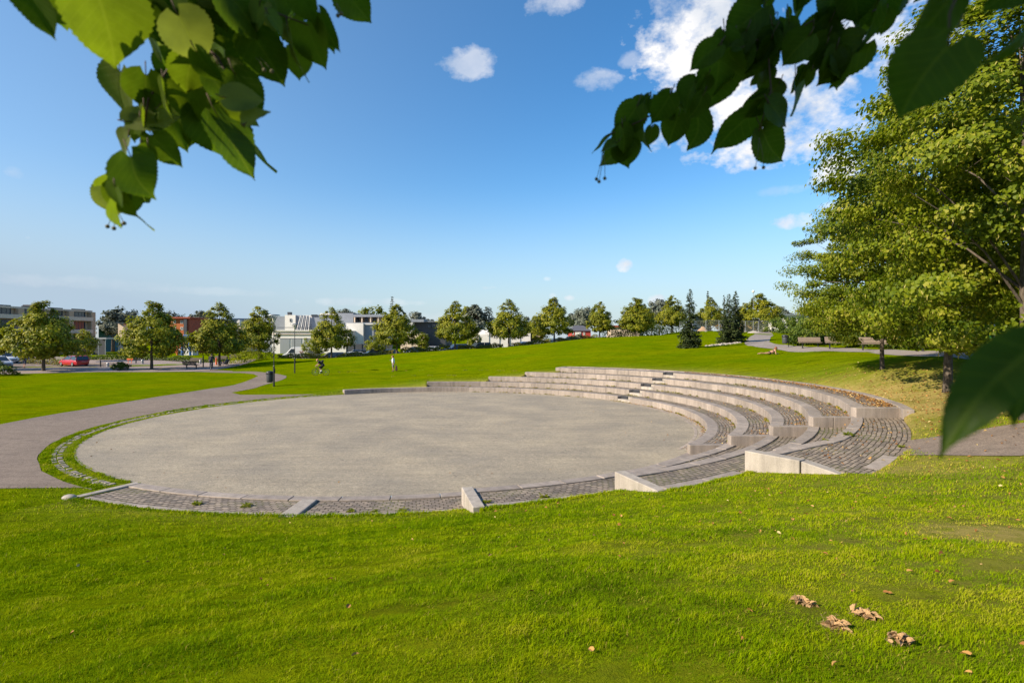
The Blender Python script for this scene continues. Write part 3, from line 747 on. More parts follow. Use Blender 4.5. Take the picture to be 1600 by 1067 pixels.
def crown_mesh(name, mat, seed, n, H, prof, nclump, cs, leaf, T=DIAMOND, TF=DIAMOND_F, parent=None, bracts=0, z0=0.0, shell=.55, droop=.6, wob=.16, flat=.75):
    rg = np.random.default_rng(seed)
    p, d, c = crown_points(rg, n, H, prof, nclump, cs, shell, wob, flat)
    out = unit(np.column_stack([p[:, 0], p[:, 1], (p[:, 2]-H*.4)*.8]))
    nr = d*0.5+out*0.9+np.array([0, 0, .5])+rg.normal(size=(n, 3))*.36
    tip = out*np.array([1, 1, .3])+np.array([0, 0, -droop])+rg.normal(size=(n, 3))*.5
    sz = leaf*(.7+.6*rg.random(n))
    tint = np.clip(.46+rg.normal(size=n)*.21+.17*np.sin(c[:, 0]*3.7+c[:, 1]*5.1+c[:, 2]*4.3)+.10*np.sin(c[:, 2]*9.1-c[:, 0]*7.7), 0, .88)
    p = p+np.array([0, 0, z0])
    V, F = leaves_np(T, TF, p, nr, tip, sz)
    tn = np.repeat(tint, len(TF))
    if bracts:
        b = rg.integers(0, n, bracts)
        V2, F2 = leaves_np(BRACT, BRACT_F, p[b]+out[b]*leaf*.5, nr[b]+rg.normal(size=(bracts, 3))*.6, tip[b]*.5+np.array([0, 0, -.8]), leaf*(.8+.5*rg.random(bracts)))
        F = np.concatenate([F, F2+len(V)]); V = np.concatenate([V, V2])
        tn = np.concatenate([tn, np.repeat(.93+.07*rg.random(bracts), len(BRACT_F))])
    return np_mesh(name, V, F, mat, parent, fattr={'tint': tn})

def trunk_mesh(parent, H0, r0, H, prof, seed, z0, limbs=9, bend=.1, twigs=True, name='trunk'):
    rg = random.Random(seed); mb = MB()
    top = z0+H*.86
    n = 7; pts = [Vector((rg.uniform(-bend, bend)*(i/n), rg.uniform(-bend, bend)*(i/n), top*i/n)) for i in range(n+1)]
    pts[0].z = -.25
    rad = [r0*1.12]+[r0*(1-.86*(i/n)**1.1) for i in range(1, n+1)]
    pts.insert(1, Vector((0, 0, .18))); rad.insert(0, r0*1.5); rad[1] = r0*1.06
    mb.tube(pts, rad, 10)
    for q in range(limbs):
        f = rg.uniform(.02, .75); zb = z0*.92+H*f*.8; a = rg.random()*6.28; R = float(np.interp(f+.12, *prof))*rg.uniform(.65, .92)
        b = Vector((0, 0, zb)); e = Vector((R*math.cos(a), R*math.sin(a), z0+H*min(.95, f+.10+.12*rg.random())))
        m1 = b.lerp(e, .35)+Vector((0, 0, .12*R)); m2 = b.lerp(e, .7)+Vector((rg.uniform(-.2, .2), rg.uniform(-.2, .2), .1*R))
        rb = r0*(.38-.26*f); mb.tube([b, m1, m2, e], [rb, rb*.7, rb*.42, rb*.14], 6, cap=False)
        if twigs:
            for _ in range(4):
                s_ = m1.lerp(e, rg.random()); g = s_+Vector((rg.uniform(-1, 1), rg.uniform(-1, 1), rg.uniform(-.4, .7)))*R*.28
                mb.tube([s_, s_.lerp(g, .5)+Vector((0, 0, .06)), g], [rb*.25, rb*.16, rb*.06], 5, cap=False)
    return mb.build(name, M_BARK, parent, smooth=True)

# --- the row of park lindens: three crowns, shared by the whole row
PROF_A = (np.array([0, .04, .14, .28, .42, .58, .74, .88, 1.0]), np.array([1.3, 2.3, 3.0, 3.05, 2.6, 1.9, 1.15, .55, .08]))
PROF_B = (np.array([0, .04, .14, .26, .40, .55, .70, .86, 1.0]), np.array([1.6, 2.6, 3.2, 3.25, 2.85, 2.15, 1.35, .65, .1]))
PROF_C = (np.array([0, .04, .12, .26, .45, .62, .78, .9, 1.0]), np.array([1.0, 1.8, 2.3, 2.5, 2.3, 1.8, 1.25, .7, .15]))
protos = []
for s_, (pf, nl, nc) in enumerate(((PROF_A, 9500, 170), (PROF_B, 10500, 190), (PROF_C, 8500, 150))):
    r = bpy.data.objects.new('linden_tree', None); COL.objects.link(r)
    trunk_mesh(r, 0, .16, 6.4, pf, 20+s_, 1.75, 8, .06, False)
    crown_mesh('crown', M_LIMEFAR, 30+s_, nl, 6.35, pf, nc, .62, .25, parent=r, z0=1.7, shell=.38, bracts=700, wob=.2)
    protos.append(r)
ROWLAB = ['broad linden left of the red car, trunk dark against the road', 'broad linden beside the low round bush, in front of the plaza', 'linden behind the slatted plaza bench and the dark cyclist',
          'linden with grassy plants at its foot, left of the tall lamp', 'linden in front of the white delivery van and blue car', 'linden right behind the woman standing on the lawn', 'linden standing before the dark grey building',
          'linden in front of the white tent', 'tallest linden of the row, beside the red gabled house', 'small yellowish linden right of the red gabled house', 'linden above the dark hedge at the top of the slope', 'linden just left of the tall spruce on the lawn']
used = [False]*3
for q, (px, pb, pt, Y) in enumerate(ROW):
    x, y, _ = WY(px, pb, Y); z = ztp(x, y); h = (pb-pt)*Y/FPX
    v = [1, 1, 0, 2, 0, 1, 0, 0, 1, 2, 1, 0][q]
    sxy = h/8.1*[1.05, 1.02, .98, 1.0, .96, 1.0, 1.0, 1.02, .98, 1.0, 1.08, 1.0][q]
    if not used[v]: o = protos[v]; used[v] = True; o.location = (x, y, z-.03); o.rotation_euler = (0, 0, q*1.3); o.scale = (sxy, sxy, h/8.1)
    else: o = dup(protos[v], (x, y, z-.03), q*2.1, None, (sxy, sxy, h/8.1))
    tag(o, ROWLAB[q], 'tree', 'lindens along the far edge of the lawn')
# lindens and garden trees behind the row
for (px, pb, h, Y, v, w, lab) in [(1110, 522, 7.2, 112, 0, .95, 'linden behind the two spruces, above the site fence'), (1188, 520, 8.2, 112, 1, 1.15, 'round linden behind the site fence where the path ends'),
                        (1165, 521, 6.6, 118, 2, 1.1, 'low linden behind the wide spruce'), (-48, 581, 8.4, 62, 1, 1.0, 'linden at the far left edge, half outside the picture'),
                        (835, 540, 6.6, 118, 1, 1.0, 'pale linden tucked behind the tallest linden of the row'), (1000, 527, 8.8, 116, 1, .95, 'linden crowded behind the one above the dark hedge')]:
    x, y, _ = WY(px, pb, Y); z = ztp(x, y); s_ = h/8.1
    o = dup(protos[v], (x, y, z-.03), px*.37, lab, (s_*w, s_*w, s_)); o['category'] = 'tree'; o['group'] = 'lindens along the far edge of the lawn'

def small_tree(px, pb, pt, Y, w, mat, seed, label, name='young_tree', n=2600, leaf=.22, clump=.45):
    x, y, _ = WY(px, pb, Y); z = ztp(x, y); h = (pb-pt)*Y/FPX
    r = thing(name, label, 'tree', (x, y, z-.03), 0, 'young trees in the car park')
    pf = (np.array([0, .1, .35, .6, .85, 1.0]), np.array([.4, .8, 1.0, .85, .45, .1])*w)
    trunk_mesh(r, 0, .07, h*.72, pf, seed, h*.28, 5, .05, False)
    crown_mesh('crown', mat, seed, n, h*.74, pf, 60, clump, leaf, parent=r, z0=h*.26)
    return r
small_tree(490, 548, 508, 97, 1.9, M_YELLOWGREEN, 51, 'young bright green tree just left of the linden by the van')
small_tree(588, 549, 512, 99, 2.0, M_YELLOWGREEN, 52, 'feathery light green young tree before the white wall')
small_tree(661, 543, 506, 100, 1.1, M_YELLOWGREEN, 53, 'slim bright yellow-green tree before the dark grey building')
small_tree(741, 540, 503, 104, 1.2, M_YELLOWGREEN, 54, 'slim yellow-green tree left of the white tent')
small_tree(134, 556, 503, 84, 1.3, M_LIMEFAR, 55, 'slender tree behind the red car')
small_tree(1122, 521, 490, 118, 1.5, M_ORANGELEAF, 56, 'small orange tree behind the site fence', 'autumn_tree')

# --- three large lindens on the right bank
PROF_BIG = (np.array([0, .03, .10, .2, .33, .48, .62, .76, .9, 1.0]), np.array([2.4, 3.6, 4.5, 4.9, 4.95, 4.75, 4.1, 3.0, 1.6, .4]))
def big_linden(label, loc, seed, H, zc, prof, n, nc, cs, leaf, r0, br):
    r = thing('linden_tree', label, 'tree', loc, 0, 'large lindens on the right bank')
    trunk_mesh(r, 0, r0, H, prof, seed, zc, 15, .12)
    crown_mesh('crown', M_LIME, seed, n, H, prof, nc, cs, leaf, LIMELEAF, LIMELEAF_F, r, br, zc-.1, .32, .8, .18, flat=.5)
    return r
def sc(prof, k): return (prof[0], prof[1]*k)
bigA = big_linden('nearest large linden at the right edge, its trunk cut by the picture', (12.9, 14.0, ztp(12.9, 14.0)-.05), 61, 11.3, 1.95, sc(PROF_BIG, .86), 86000, 330, .70, .086, .115, 8000)
bigB = big_linden('large linden with the thick bare trunk in front of the right bench', (15.65, 20.0, ztp(15.65, 20.0)-.05), 62, 9.8, 2.35, sc(PROF_BIG, .90), 60000, 280, .78, .098, .14, 6000)
bigC = dup(bigA, (16.75, 25.2, ztp(16.75, 25.2)-.05), 2.2, 'large linden whose trunk stands before the middle bench', (.80, .80, .72))
bigD = dup(bigB, (24.8, 30.5, ztp(24.8, 30.5)-.05), 1.2, 'large linden behind the right bench, its trunk hidden by nearer leaves', (.9, .9, .9))

# --- spruces on the lawn
def spruce(label, px, pb, pt, Y, w, seed, name='spruce_tree', dens=1.0, mat=None, lean=0, base=.04):
    x, y, _ = WY(px, pb, Y); z = ztp(x, y); h = (pb-pt)*Y/FPX; rg = np.random.default_rng(seed)
    r = thing(name, label, 'tree', (x, y, z-.05))
    mb = MB(); mb.tube([(0, 0, -.2), (0, 0, h*.5), (0, 0, h*.99)], [h*.018, h*.011, .012], 8); mb.build('trunk', M_BARK, r, smooth=True)
    P, N, Tp, Sz = [], [], [], []
    nw = int(30*dens)
    for q in range(nw):
        f = base+(1-base)*(q/nw)**.95; L0 = w*(1-f)**.8*(.82+.3*rg.random())+.05
        for b in range(int(7+6*(1-f))):
            a = rg.random()*6.283; L = L0*(.6+.5*rg.random()); n = max(5, int(42*L/w*dens))
            t = rg.random(n)**.75; rad = t*L; zz = f*h+.10*L-.52*rad*(.7)+.22*rad**2/max(L, .1)+rg.normal(size=n)*.05
            off = rg.normal(size=n)*.14*L*(1-t*.6)
            P.append(np.stack([rad*math.cos(a)-off*math.sin(a), rad*math.sin(a)+off*math.cos(a), zz], 1))
            o_ = np.array([math.cos(a), math.sin(a), 0]); N.append(np.tile([0, 0, 1.], (n, 1))+o_*.35+rg.normal(size=(n, 3))*.5)
            Tp.append(np.tile(o_, (n, 1))+np.array([0, 0, -.25])+rg.normal(size=(n, 3))*.5); Sz.append(np.full(n, .05*h*(.6+.4*rg.random())*(1-.45*f))*1.0)
    P, N, Tp, Sz = map(np.concatenate, (P, N, Tp, Sz))
    V, F = leaves_np(DIAMOND*np.array([.6, 1, 1]), DIAMOND_F, P, N, Tp, Sz)
    np_mesh('crown', V, F, mat or M_NEEDLE, r, fattr={'tint': np.clip(.45+rg.normal(size=len(P))*.25, 0, 1)})
    return r
spruce('tall narrow dark spruce standing alone on the lawn', 1078, 543.5, 449, 64, 1.45, 71)
spruce('wide spruce beside the pale stones, the left of its pair', 1139, 536, 458, 71, 1.5, 72)
spruce('spruce pressed against the right side of the wide spruce', 1149, 535.5, 454, 72.5, 1.55, 73)
spruce('thin columnar spruce far behind the two lawn spruces', 1106, 522, 452, 122, .8, 74, 'slim_spruce', .7)
spruce('second thin columnar spruce just left of the wide spruce', 1131.5, 522, 460, 120, .8, 75, 'slim_spruce', .7)
spruce('dark spruce tip rising behind the linden beside the woman', 613, 548, 468, 150, 2.4, 76, 'slim_spruce', .7, M_PINE)

# --- pines and far broadleaf trees behind the buildings
def pine(label, px, pb, pt, Y, w, seed, mat=None, bare=.45, n=2600, kindname='pine_tree'):
    x, y, _ = WY(px, pb, Y); z = CAMZ-(pb-V0)*Y/FPX; h = (pb-pt)*Y/FPX
    r = thing(kindname, label, 'tree', (x, y, z), 0, 'trees behind the buildings')
    pf = (np.array([0, .15, .4, .7, .9, 1.0]), np.array([.45, .85, 1.0, .8, .5, .12])*w)
    trunk_mesh(r, 0, h*.017, h*(1-bare), pf, seed, h*bare, 7, .25, False)
    crown_mesh('crown', mat or M_PINE, seed, n, h*(1-bare), pf, 42, w*.34, w*.12+.12, parent=r, z0=h*bare, shell=.3, droop=.1, wob=.3)
    return r
for a in [('dark pine left of the clump behind the pale blue house', 175, 548, 487, 135, 3.0, 81), ('dark pine in the middle of the clump behind the pale blue house', 178, 548, 487, 140, 3.2, 82), ('tallest dark pine of the clump, leaning out over the left linden', 198, 548, 480, 140, 3.6, 83),
          ('dark pine just right of the second linden from the left', 262, 548, 483, 150, 3.0, 84), ('blue-green pine above the dark roof behind the orange-brown block', 312, 545, 485, 160, 3.6, 85), ('pine tip beside the blue-green one above the dark roof', 322, 545, 487, 165, 3.0, 86),
          ('flat-topped lone pine above the long grey roof', 538, 545, 481, 170, 2.6, 87, None, .62), ('low round tree above the grey roof beside the flat-topped pine', 552, 545, 487, 172, 2.6, 88, None, .5), ('broad hazy tree above the glazed end of the grey building', 583, 545, 477, 160, 4.2, 89, M_LIMEFAR, .3, 3200),
          ('small dark pine right of the linden beside the woman', 650, 540, 488, 150, 2.4, 90, None, .55), ('dark pine tip above the dark grey building', 670, 540, 499, 160, 2.2, 91, None, .5),
          ('tall dark pine right of the linden before the grey building', 745, 535, 477, 140, 3.6, 92, None, .3, 3600), ('lighter pine at the left of the tall dark one', 732, 535, 480, 143, 3.0, 93, M_LIMEFAR, .4), ('spreading grey-green pine left of the yellowish linden', 912, 528, 480, 150, 3.4, 94, None, .35, 3000), ('second pine behind the red gabled house', 902, 528, 488, 155, 2.6, 95, None, .4),
          ('airy pine between the hedge linden and the next one', 1030, 522, 468, 135, 2.9, 96, M_PINE, .5, 2200), ('small pine left of the linden above the site fence', 1018, 522, 482, 140, 2.2, 97, None, .5), ('hazy pine seen between the fence linden and the right bank', 1217, 516, 478, 170, 2.4, 98, None, .45), ('dark low pine beside the long white building', 1227, 516, 485, 165, 2.2, 99, None, .4),
          ('dark tree between the tent linden and the tallest linden', 820, 540, 496, 150, 2.4, 100, None, .3)]:
    pine(*a)

# --- hedges and shrubs
def hedge(label, path, h, w, seed, mat=M_HEDGE, n=3000, leaf=.16, name='hedge', group='low hedges before the parked cars', sink=0):
    rg = np.random.default_rng(seed); P = np.array(path, float)
    seg = np.linalg.norm(np.diff(P, axis=0), axis=1); cum = np.concatenate([[0], np.cumsum(seg)]); L = cum[-1]
    c = P.mean(0); cz = ztp(*c)
    s = rg.random(n)*L; bx = np.interp(s, cum, P[:, 0]); by = np.interp(s, cum, P[:, 1])
    hh = h*(.68 if name == 'hedge' and h < 1.6 else 1.0)*(.82+.22*np.sin(s*1.1+seed)+.14*np.sin(s*3.1+seed*2))
    a = rg.random(n)*np.pi; rr = .72+.28*rg.random(n)**.5
    u = np.cos(a)*rr*w*(.5); v = np.sin(a)*rr
    tx = np.interp(s+.1, cum, P[:, 0])-np.interp(s-.1, cum, P[:, 0]); ty = np.interp(s+.1, cum, P[:, 1])-np.interp(s-.1, cum, P[:, 1]); tl = np.maximum(np.hypot(tx, ty), 1e-6)
    x = bx-ty/tl*u; y = by+tx/tl*u; z = zt(bx, by)+v*hh-sink
    p = np.stack([x-c[0], y-c[1], z-cz], 1)+rg.normal(size=(n, 3))*.06
    nr = np.stack([-ty/tl*np.cos(a), tx/tl*np.cos(a), np.sin(a)+.3], 1)+rg.normal(size=(n, 3))*.6
    V, F = leaves_np(DIAMOND, DIAMOND_F, p, nr, rg.normal(size=(n, 3))+np.array([0, 0, .5]), leaf*(.7+.6*rg.random(n)))
    o = np_mesh(name, V, F, mat, fattr={'tint': np.clip(.5+rg.normal(size=n)*.26, 0, 1)}, loc=(c[0], c[1], cz))
    return tag(o, label, 'hedge' if name == 'hedge' else 'bush', group)
def row_xy(px, dY=0):                        # a point on the line of the tree row
    xs = [r_[0] for r_ in ROW]; Y = float(np.interp(px, xs, [r_[3] for r_ in ROW]))+dY; return ((px-800)*Y/FPX, Y)
HG = [(366, 430, -1.0, 1.75, 'tall grassy golden bushes under the linden left of the tall lamp', M_YELLOWGREEN), (434, 512, 1.2, 1.15, 'low hedge before the white delivery van'), (526, 614, 1.2, 1.2, 'low hedge before the blue and dark cars'),
      (626, 703, 1.5, 1.5, 'low hedge between the linden beside the woman and the next one'), (716, 786, 1.3, 1.25, 'reddish low hedge left of the tent linden'), (800, 858, 1.2, 1.3, 'low hedge between the tent linden and the tallest linden'), (872, 932, 1.2, 1.45, 'low hedge in front of the red gabled house')]
for q, h_ in enumerate(HG):
    pts = [row_xy(p, h_[2]) for p in np.linspace(h_[0], h_[1], 6)]
    hedge(h_[4], pts, h_[3], 1.6, 110+q, h_[5] if len(h_) > 5 else M_HEDGE, 2600)
hedge('dark clipped hedge along the top of the lawn', [row_xy(p, 1.5) for p in np.linspace(940, 1062, 8)], 2.5, 2.2, 120, M_BUSH, 5200, .2)
hedge('long dark hedge behind the plaza', [WY(p, 558, 88)[:2] for p in np.linspace(120, 352, 10)], 1.25, 1.4, 121, M_BUSH, 5000, .18)
hedge('golden bushes between the left linden and the red car', [(-62, 80.3), (-66, 80.3), (-70, 80.0)], 1.3, 1.6, 122, M_HEDGE, 1800, .16)
hedge('clipped hedge behind the white car at the far left', [(-71, 83.0), (-76, 83.2), (-84, 83.5)], 1.5, 1.4, 123, M_BUSH, 1800, .18)
hedge('dark bush at the far left edge of the lawn', [(-49.0, 54.2), (-50.5, 54.5), (-52.5, 55)], 1.55, 2.0, 124, M_BUSH, 2400, .14, 'bush', 'bushes')
# dense shrubs behind the benches
SH = [(1264, 60, 3.0, 4.0), (1290, 52, 3.6, 5.2), (1352, 45, 3.3, 4.2), (1412, 41, 3.6, 4.2), (1472, 38, 3.4, 3.8), (1528, 35.5, 3.2, 3.4), (1590, 33, 3.4, 3.6), (1655, 31, 3.4, 3.6), (1560, 43, 5.4, 5.0), (1440, 50, 5.0, 6.0), (1224, 104, 3.0, 7.0), (1252, 98, 3.4, 7.0)]
SL = ['shrub at the left end of the bank, above the small litter bin', 'large shrub behind the bench that is nearly hidden by leaves', 'shrub behind the low bench left of the two trunks', 'shrub behind the bench between the two trunks', 'shrub behind the rightmost whole bench', 'shrub right of the green frame', 'shrub at the right edge behind the grey post', 'shrub past the right edge of the picture', 'tall dark shrub rising behind the green frame', 'tall shrub rising behind the middle benches', 'dark shrub before the long white building beside the wire fence', 'dark shrub before the long white building, partly behind linden leaves']
for q, (px, Y, h, w) in enumerate(SH):
    x = (px-800)*Y/FPX; z = ztp(x, Y)
    r = thing('shrub', SL[q], 'shrub', (x, Y, z-.05), 0, 'shrubs behind the benches')
    pf = (np.array([0, .1, .4, .7, .9, 1.0]), np.array([.8, .95, 1.0, .8, .5, .15])*w*.5)
    crown_mesh('foliage', M_BUSH, 130+q, 5200, h, pf, 90, .55, .17, LIMELEAF, LIMELEAF_F, r, 0, 0, .6, .3, .2)
    mb = MB(); mb.tube([(0, 0, -.1), (.1, .05, h*.4), (-.1, .1, h*.85)], [.09, .06, .015], 7); mb.build('stem', M_BARK, r)

# --- grass blades: dense close to the camera, thinning out with distance
def make_grass():
    rg = np.random.default_rng(5)
    # uniform in the angle fan, density falling with distance
    parts = []
    for (d0, d1, dens, size, wid) in ((1.6, 3.4, 14000, .040, .0027), (3.4, 5.0, 8800, .042, .0034), (5.0, 7.5, 4800, .044, .0046), (7.5, 11.0, 2300, .048, .0066), (11.0, 15.0, 800, .055, .010), (15.0, 21.0, 230, .065, .018)):
        A = math.radians(146)/2*(d1*d1-d0*d0); n = int(A*dens)
        a = (rg.random(n)-.5)*math.radians(146); d = np.sqrt(d0*d0+rg.random(n)*(d1*d1-d0*d0))
        parts.append((d*np.sin(a), d*np.cos(a), np.full(n, size), np.full(n, wid)))
    # rims of the paving and the left border strip
    for (a0, a1, n, sd, size) in ((A1, A2, 5200, .14, .085), (A2, A3, 3000, .14, .09), (A3, A4, 2600, .14, .09), (A4, -40, 1600, .15, .07)):
        a = a0+(a1-a0)*rg.random(n); r, _ = edge_rz(a); r = r+.05+np.abs(rg.normal(size=n))*sd
        parts.append((CX+r*np.cos(np.radians(a)), CY+r*np.sin(np.radians(a)), np.full(n, size), np.full(n, .012)))
    n = 42000
    a = 118+125*rg.random(n)**.8; lump = np.sin(a*1.9)+np.sin(a*.83+1)+.8*np.sin(a*4.7)
    r = np.where(rg.random(n) < .62, 13.30+rg.normal(size=n)*.10, 12.68+rg.normal(size=n)*.10); keep = (rg.random(n) < np.clip(.62+.25*lump, .12, 1)*np.where(a < 165, .35, 1))
    a, r = a[keep], r[keep]
    parts.append((CX+r*np.cos(np.radians(a)), CY+r*np.sin(np.radians(a)), np.full(len(a), .075), np.full(len(a), .016)))
    x, y, s, w = map(np.concatenate, zip(*parts))
    dx, dy = x-CX, y-CY; r = np.hypot(dx, dy); an = np.degrees(np.arctan2(dy, dx)); er, _ = edge_rz(an)
    ok = (r > er+.01) & ~((x > 9.4) & (y > 11.25-.13*(x-10.3)) & (y < 13.75-.1*(x-12)))
    # keep the asphalt on the left free
    inpath = (r > 13.5) & (y > 14.05) & (x < -8) & (an % 360 > 118) & (an % 360 < 250)
    ok &= ~inpath
    dr0 = dryness(x, y); ok &= ~((dr0 > .55) & (rg.random(len(x)) < .75))
    x, y, s, w = x[ok], y[ok], s[ok], w[ok]; n = len(x)
    z = zt(x, y)
    lumps = np.clip((fbm2(x*5.5, y*5.5, 3, 3)-.5)*3.2, -1, 1)
    big = np.clip((fbm2(x*.75, y*1.1, 3, 11)-.5)*3.4, -1, 1)
    pick = fbm2(x*2.2+7, y*2.2, 2, 21)
    dr = dryness(x, y)
    h = s*(.55+.75*rg.random(n))*(1+.42*lumps)*(1+.22*big)*(1-.45*dr)
    yaw = rg.random(n)*2*np.pi; lean = .25+.65*rg.random(n)
    wx = .55+.5*(pick-.5)*2
    dirx = np.cos(yaw)*lean+wx*.5; diry = np.sin(yaw)*lean-wx*.2
    fa = rg.random(n)*2*np.pi; sx, sy = np.cos(fa)*w, np.sin(fa)*w
    b = np.stack([x, y, z-.012], 1); m = b+np.stack([dirx*h*.30, diry*h*.30, h*.62], 1); tp = b+np.stack([dirx*h*.95, diry*h*.95, h*(.98-.25*lean)], 1)
    sd = np.stack([sx, sy, np.zeros(n)], 1)
    V = np.stack([b-sd*.5, b+sd*.5, m+sd*.42, m-sd*.42, tp], 1).reshape(-1, 3)
    k = np.arange(n)*5
    Fq = np.stack([k, k+1, k+2, k+3], 1); Ft = np.stack([k+3, k+2, k+4], 1)
    t = np.clip(.43+.11*rg.normal(size=n)+.23*lumps-.22*big+.15*dr-.13*np.clip((3.6-np.hypot(x, y))/2, -.5, 1)*.8, 0, .85)  # near blades tinted darker: paints in soft shade close to the camera
    t = np.where(rg.random(n) < .012+.16*dr, .9+.1*rg.random(n), t); t = np.where((dr > .5) & (rg.random(n) < .6), .93, t)
    return kind(np_mesh('grass', V, [Fq, Ft], M_BLADE, fattr={'tint': np.concatenate([t, t])}), 'stuff')
make_grass()

# --- weeds rooted in the paving joints
def weed(x, y, z, s, seed, label):
    rg = np.random.default_rng(seed); n = 46
    a = rg.random(n)*6.283; el = rg.random(n)*1.1+.15; d = np.stack([np.cos(a)*np.cos(el), np.sin(a)*np.cos(el), np.sin(el)], 1)
    p = d*rg.random((n, 1))*s*.35*np.array([1.6, 1.6, .6]); V, F = leaves_np(DIAMOND*np.array([.55, 1, 1]), DIAMOND_F, p, d*.3+np.array([0, 0, 1])+rg.normal(size=(n, 3))*.3, d, s*(.35+.35*rg.random(n)))
    o = np_mesh('weed', V, F, M_YELLOWGREEN, fattr={'tint': np.clip(rg.random(n)*.9, 0, 1)}, loc=(x, y, z)); tag(o, label, 'weed', 'weeds in the paving joints')
for q, (px, py, z, s, lab) in enumerate([(1325, 678, 1.16, .30, 'weed tuft on the inner kerb of the wide upper landing'), (1290, 687, 1.12, .2, 'smaller weed on the inner kerb left of the kerb tuft'), (1240, 690, .9, .16, 'low weed on the pale stone below the third seat wall'), (1440, 705, 1.12, .34, 'sprawling weed patch at the outer end of the upper landing'),
        (1408, 697, 1.12, .22, 'thin weed among the setts of the upper landing'), (760, 783, .3, .22, 'weed in the joint right of the smallest granite block'), (548, 797, 0, .2, 'weed on the lower band right of the divider stone'), (630, 796, 0, .2, 'weed at mid length of the lower band'), (585, 797, 0, .15, 'small weed beside the outer kerb of the lower band'),
        (308, 786, 0, .26, 'weed tuft at the left part of the lower band'), (385, 789, 0, .28, 'bushy weed left of the divider stone'), (850, 775, .3, .24, 'weed at the outer edge of the narrow band'), (1112, 687, .05, .16, 'dry weed at the foot of the lowest seat wall'), (1105, 676, .02, .2, 'golden weed in the corner below the lowest seat wall')]):
    x, y, z = WZ(px, py, z); weed(x, y, z-.01, s*.66, 200+q, lab)

# --- small weeds and moss along the foot of the walls
def foot_weeds():
    rg = np.random.default_rng(15); P = []
    for k in range(0, 5):
        nc = 46 if k else 60; a0 = -36 if k == 0 else chord(RK[k+1])+.5; a = a0+(85+10*k-a0)*rg.random(nc); R = RK[k+1]-.03
        for c in a:
            m_ = rg.integers(5, 26); aa = c+rg.normal(size=m_)*.35; rr = R-np.abs(rg.normal(size=m_))*.035
            P.append(np.stack([CX+rr*np.cos(np.radians(aa)), CY+rr*np.sin(np.radians(aa)), np.full(m_, HS*k-.005)], 1))
    p = np.concatenate(P); n = len(p)
    V, F = leaves_np(DIAMOND*np.array([.5, 1, 1]), DIAMOND_F, p, rg.normal(size=(n, 3)), rg.normal(size=(n, 3))*.7+np.array([0, 0, 1.1]), .05+.05*rg.random(n))
    kind(np_mesh('weeds', V, F, M_HEDGE, fattr={'tint': rg.random(n)}), 'stuff')
foot_weeds()
# --- fallen leaves
def fallen():
    rg = np.random.default_rng(9); P = []
    def add(x, y, z, s): P.append(np.stack([x, y, z, s], 1))
    n = 1000; x = rg.uniform(-6, 13, n); y = rg.uniform(2.2, 12, n); k = rg.random(n) < np.clip(.12+.09*(x+1), .1, 1)
    x, y = x[k], y[k]; r, _ = edge_rz(np.degrees(np.arctan2(y-CY, x-CX))); ok = np.hypot(x-CX, y-CY) > r+.05; x, y = x[ok], y[ok]
    add(x, y, zt(x, y)+.030, .036+.028*rg.random(len(x)))
    n = 2600; x = rg.normal(14.2, 3.2, n); y = rg.normal(19.5, 4.6, n); r, _ = edge_rz(np.degrees(np.arctan2(y-CY, x-CX))); ok = np.hypot(x-CX, y-CY) > r+.05; x, y = x[ok], y[ok]
    add(x, y, zt(x, y)+.03, .05+.035*rg.random(len(x)))
    n = 1700; a = -25+58*rg.random(n)**1.2; r = RO-.03-np.abs(rg.normal(size=n))*.42*np.clip(1.2-(a+31)/70, .2, 1.2); ok = (r > RK[5]+WT); a, r = a[ok], r[ok]
    zz = np.where(a < np.degrees(np.arcsin(YC/np.maximum(r, 8))), zE(a), 1.5)
    add(CX+r*np.cos(np.radians(a)), CY+r*np.sin(np.radians(a)), zz+.012, .05+.03*rg.random(len(a)))
    for k in range(1, 5):
        n = 40+40*k; a = chord(RK[k]+.6)+1+40*rg.random(n)**1.7; r = RK[k]+WT+.05+(RK[k+1]-RK[k]-WT-.1)*rg.random(n)**.7
        add(CX+r*np.cos(np.radians(a)), CY+r*np.sin(np.radians(a)), np.full(n, HS*k+.008), .04+.025*rg.random(n))
    n = 420; a = -35+70*rg.random(n)**1.5; r = 12.56-np.abs(rg.normal(size=n))*.10
    add(CX+r*np.cos(np.radians(a)), CY+r*np.sin(np.radians(a)), np.full(n, .022), .04+.025*rg.random(n))
    n = 70; a = rg.random(n)*360; r = 12.3*np.sqrt(rg.random(n)); r = np.where(rg.random(n) < .5, 12.3-np.abs(rg.normal(size=n))*.8, r)
    add(CX+r*np.cos(np.radians(a)), CY+r*np.sin(np.radians(a)), np.full(n, .025), .045+.02*rg.random(n))
    n = 130; a = rg.uniform(-50, -28, n); r = rg.uniform(16.9, 18.4, n)
    add(CX+r*np.cos(np.radians(a)), CY+r*np.sin(np.radians(a)), zE(a)+.0, .045+.03*rg.random(n))
    Q = np.concatenate(P); n = len(Q)
    V, F = leaves_np(LIMELEAF*np.array([.62, .9, 1.8]), LIMELEAF_F, Q[:, :3], np.tile([0, 0, 1.], (n, 1))+rg.normal(size=(n, 3))*.42, rg.normal(size=(n, 3)), Q[:, 3])
    return kind(np_mesh('fallen_leaves', V, F, M_FALLEN, fattr={'tint': np.repeat(np.clip(rg.random(n)*1.05, 0, 1), 4)}), 'stuff')
fallen()
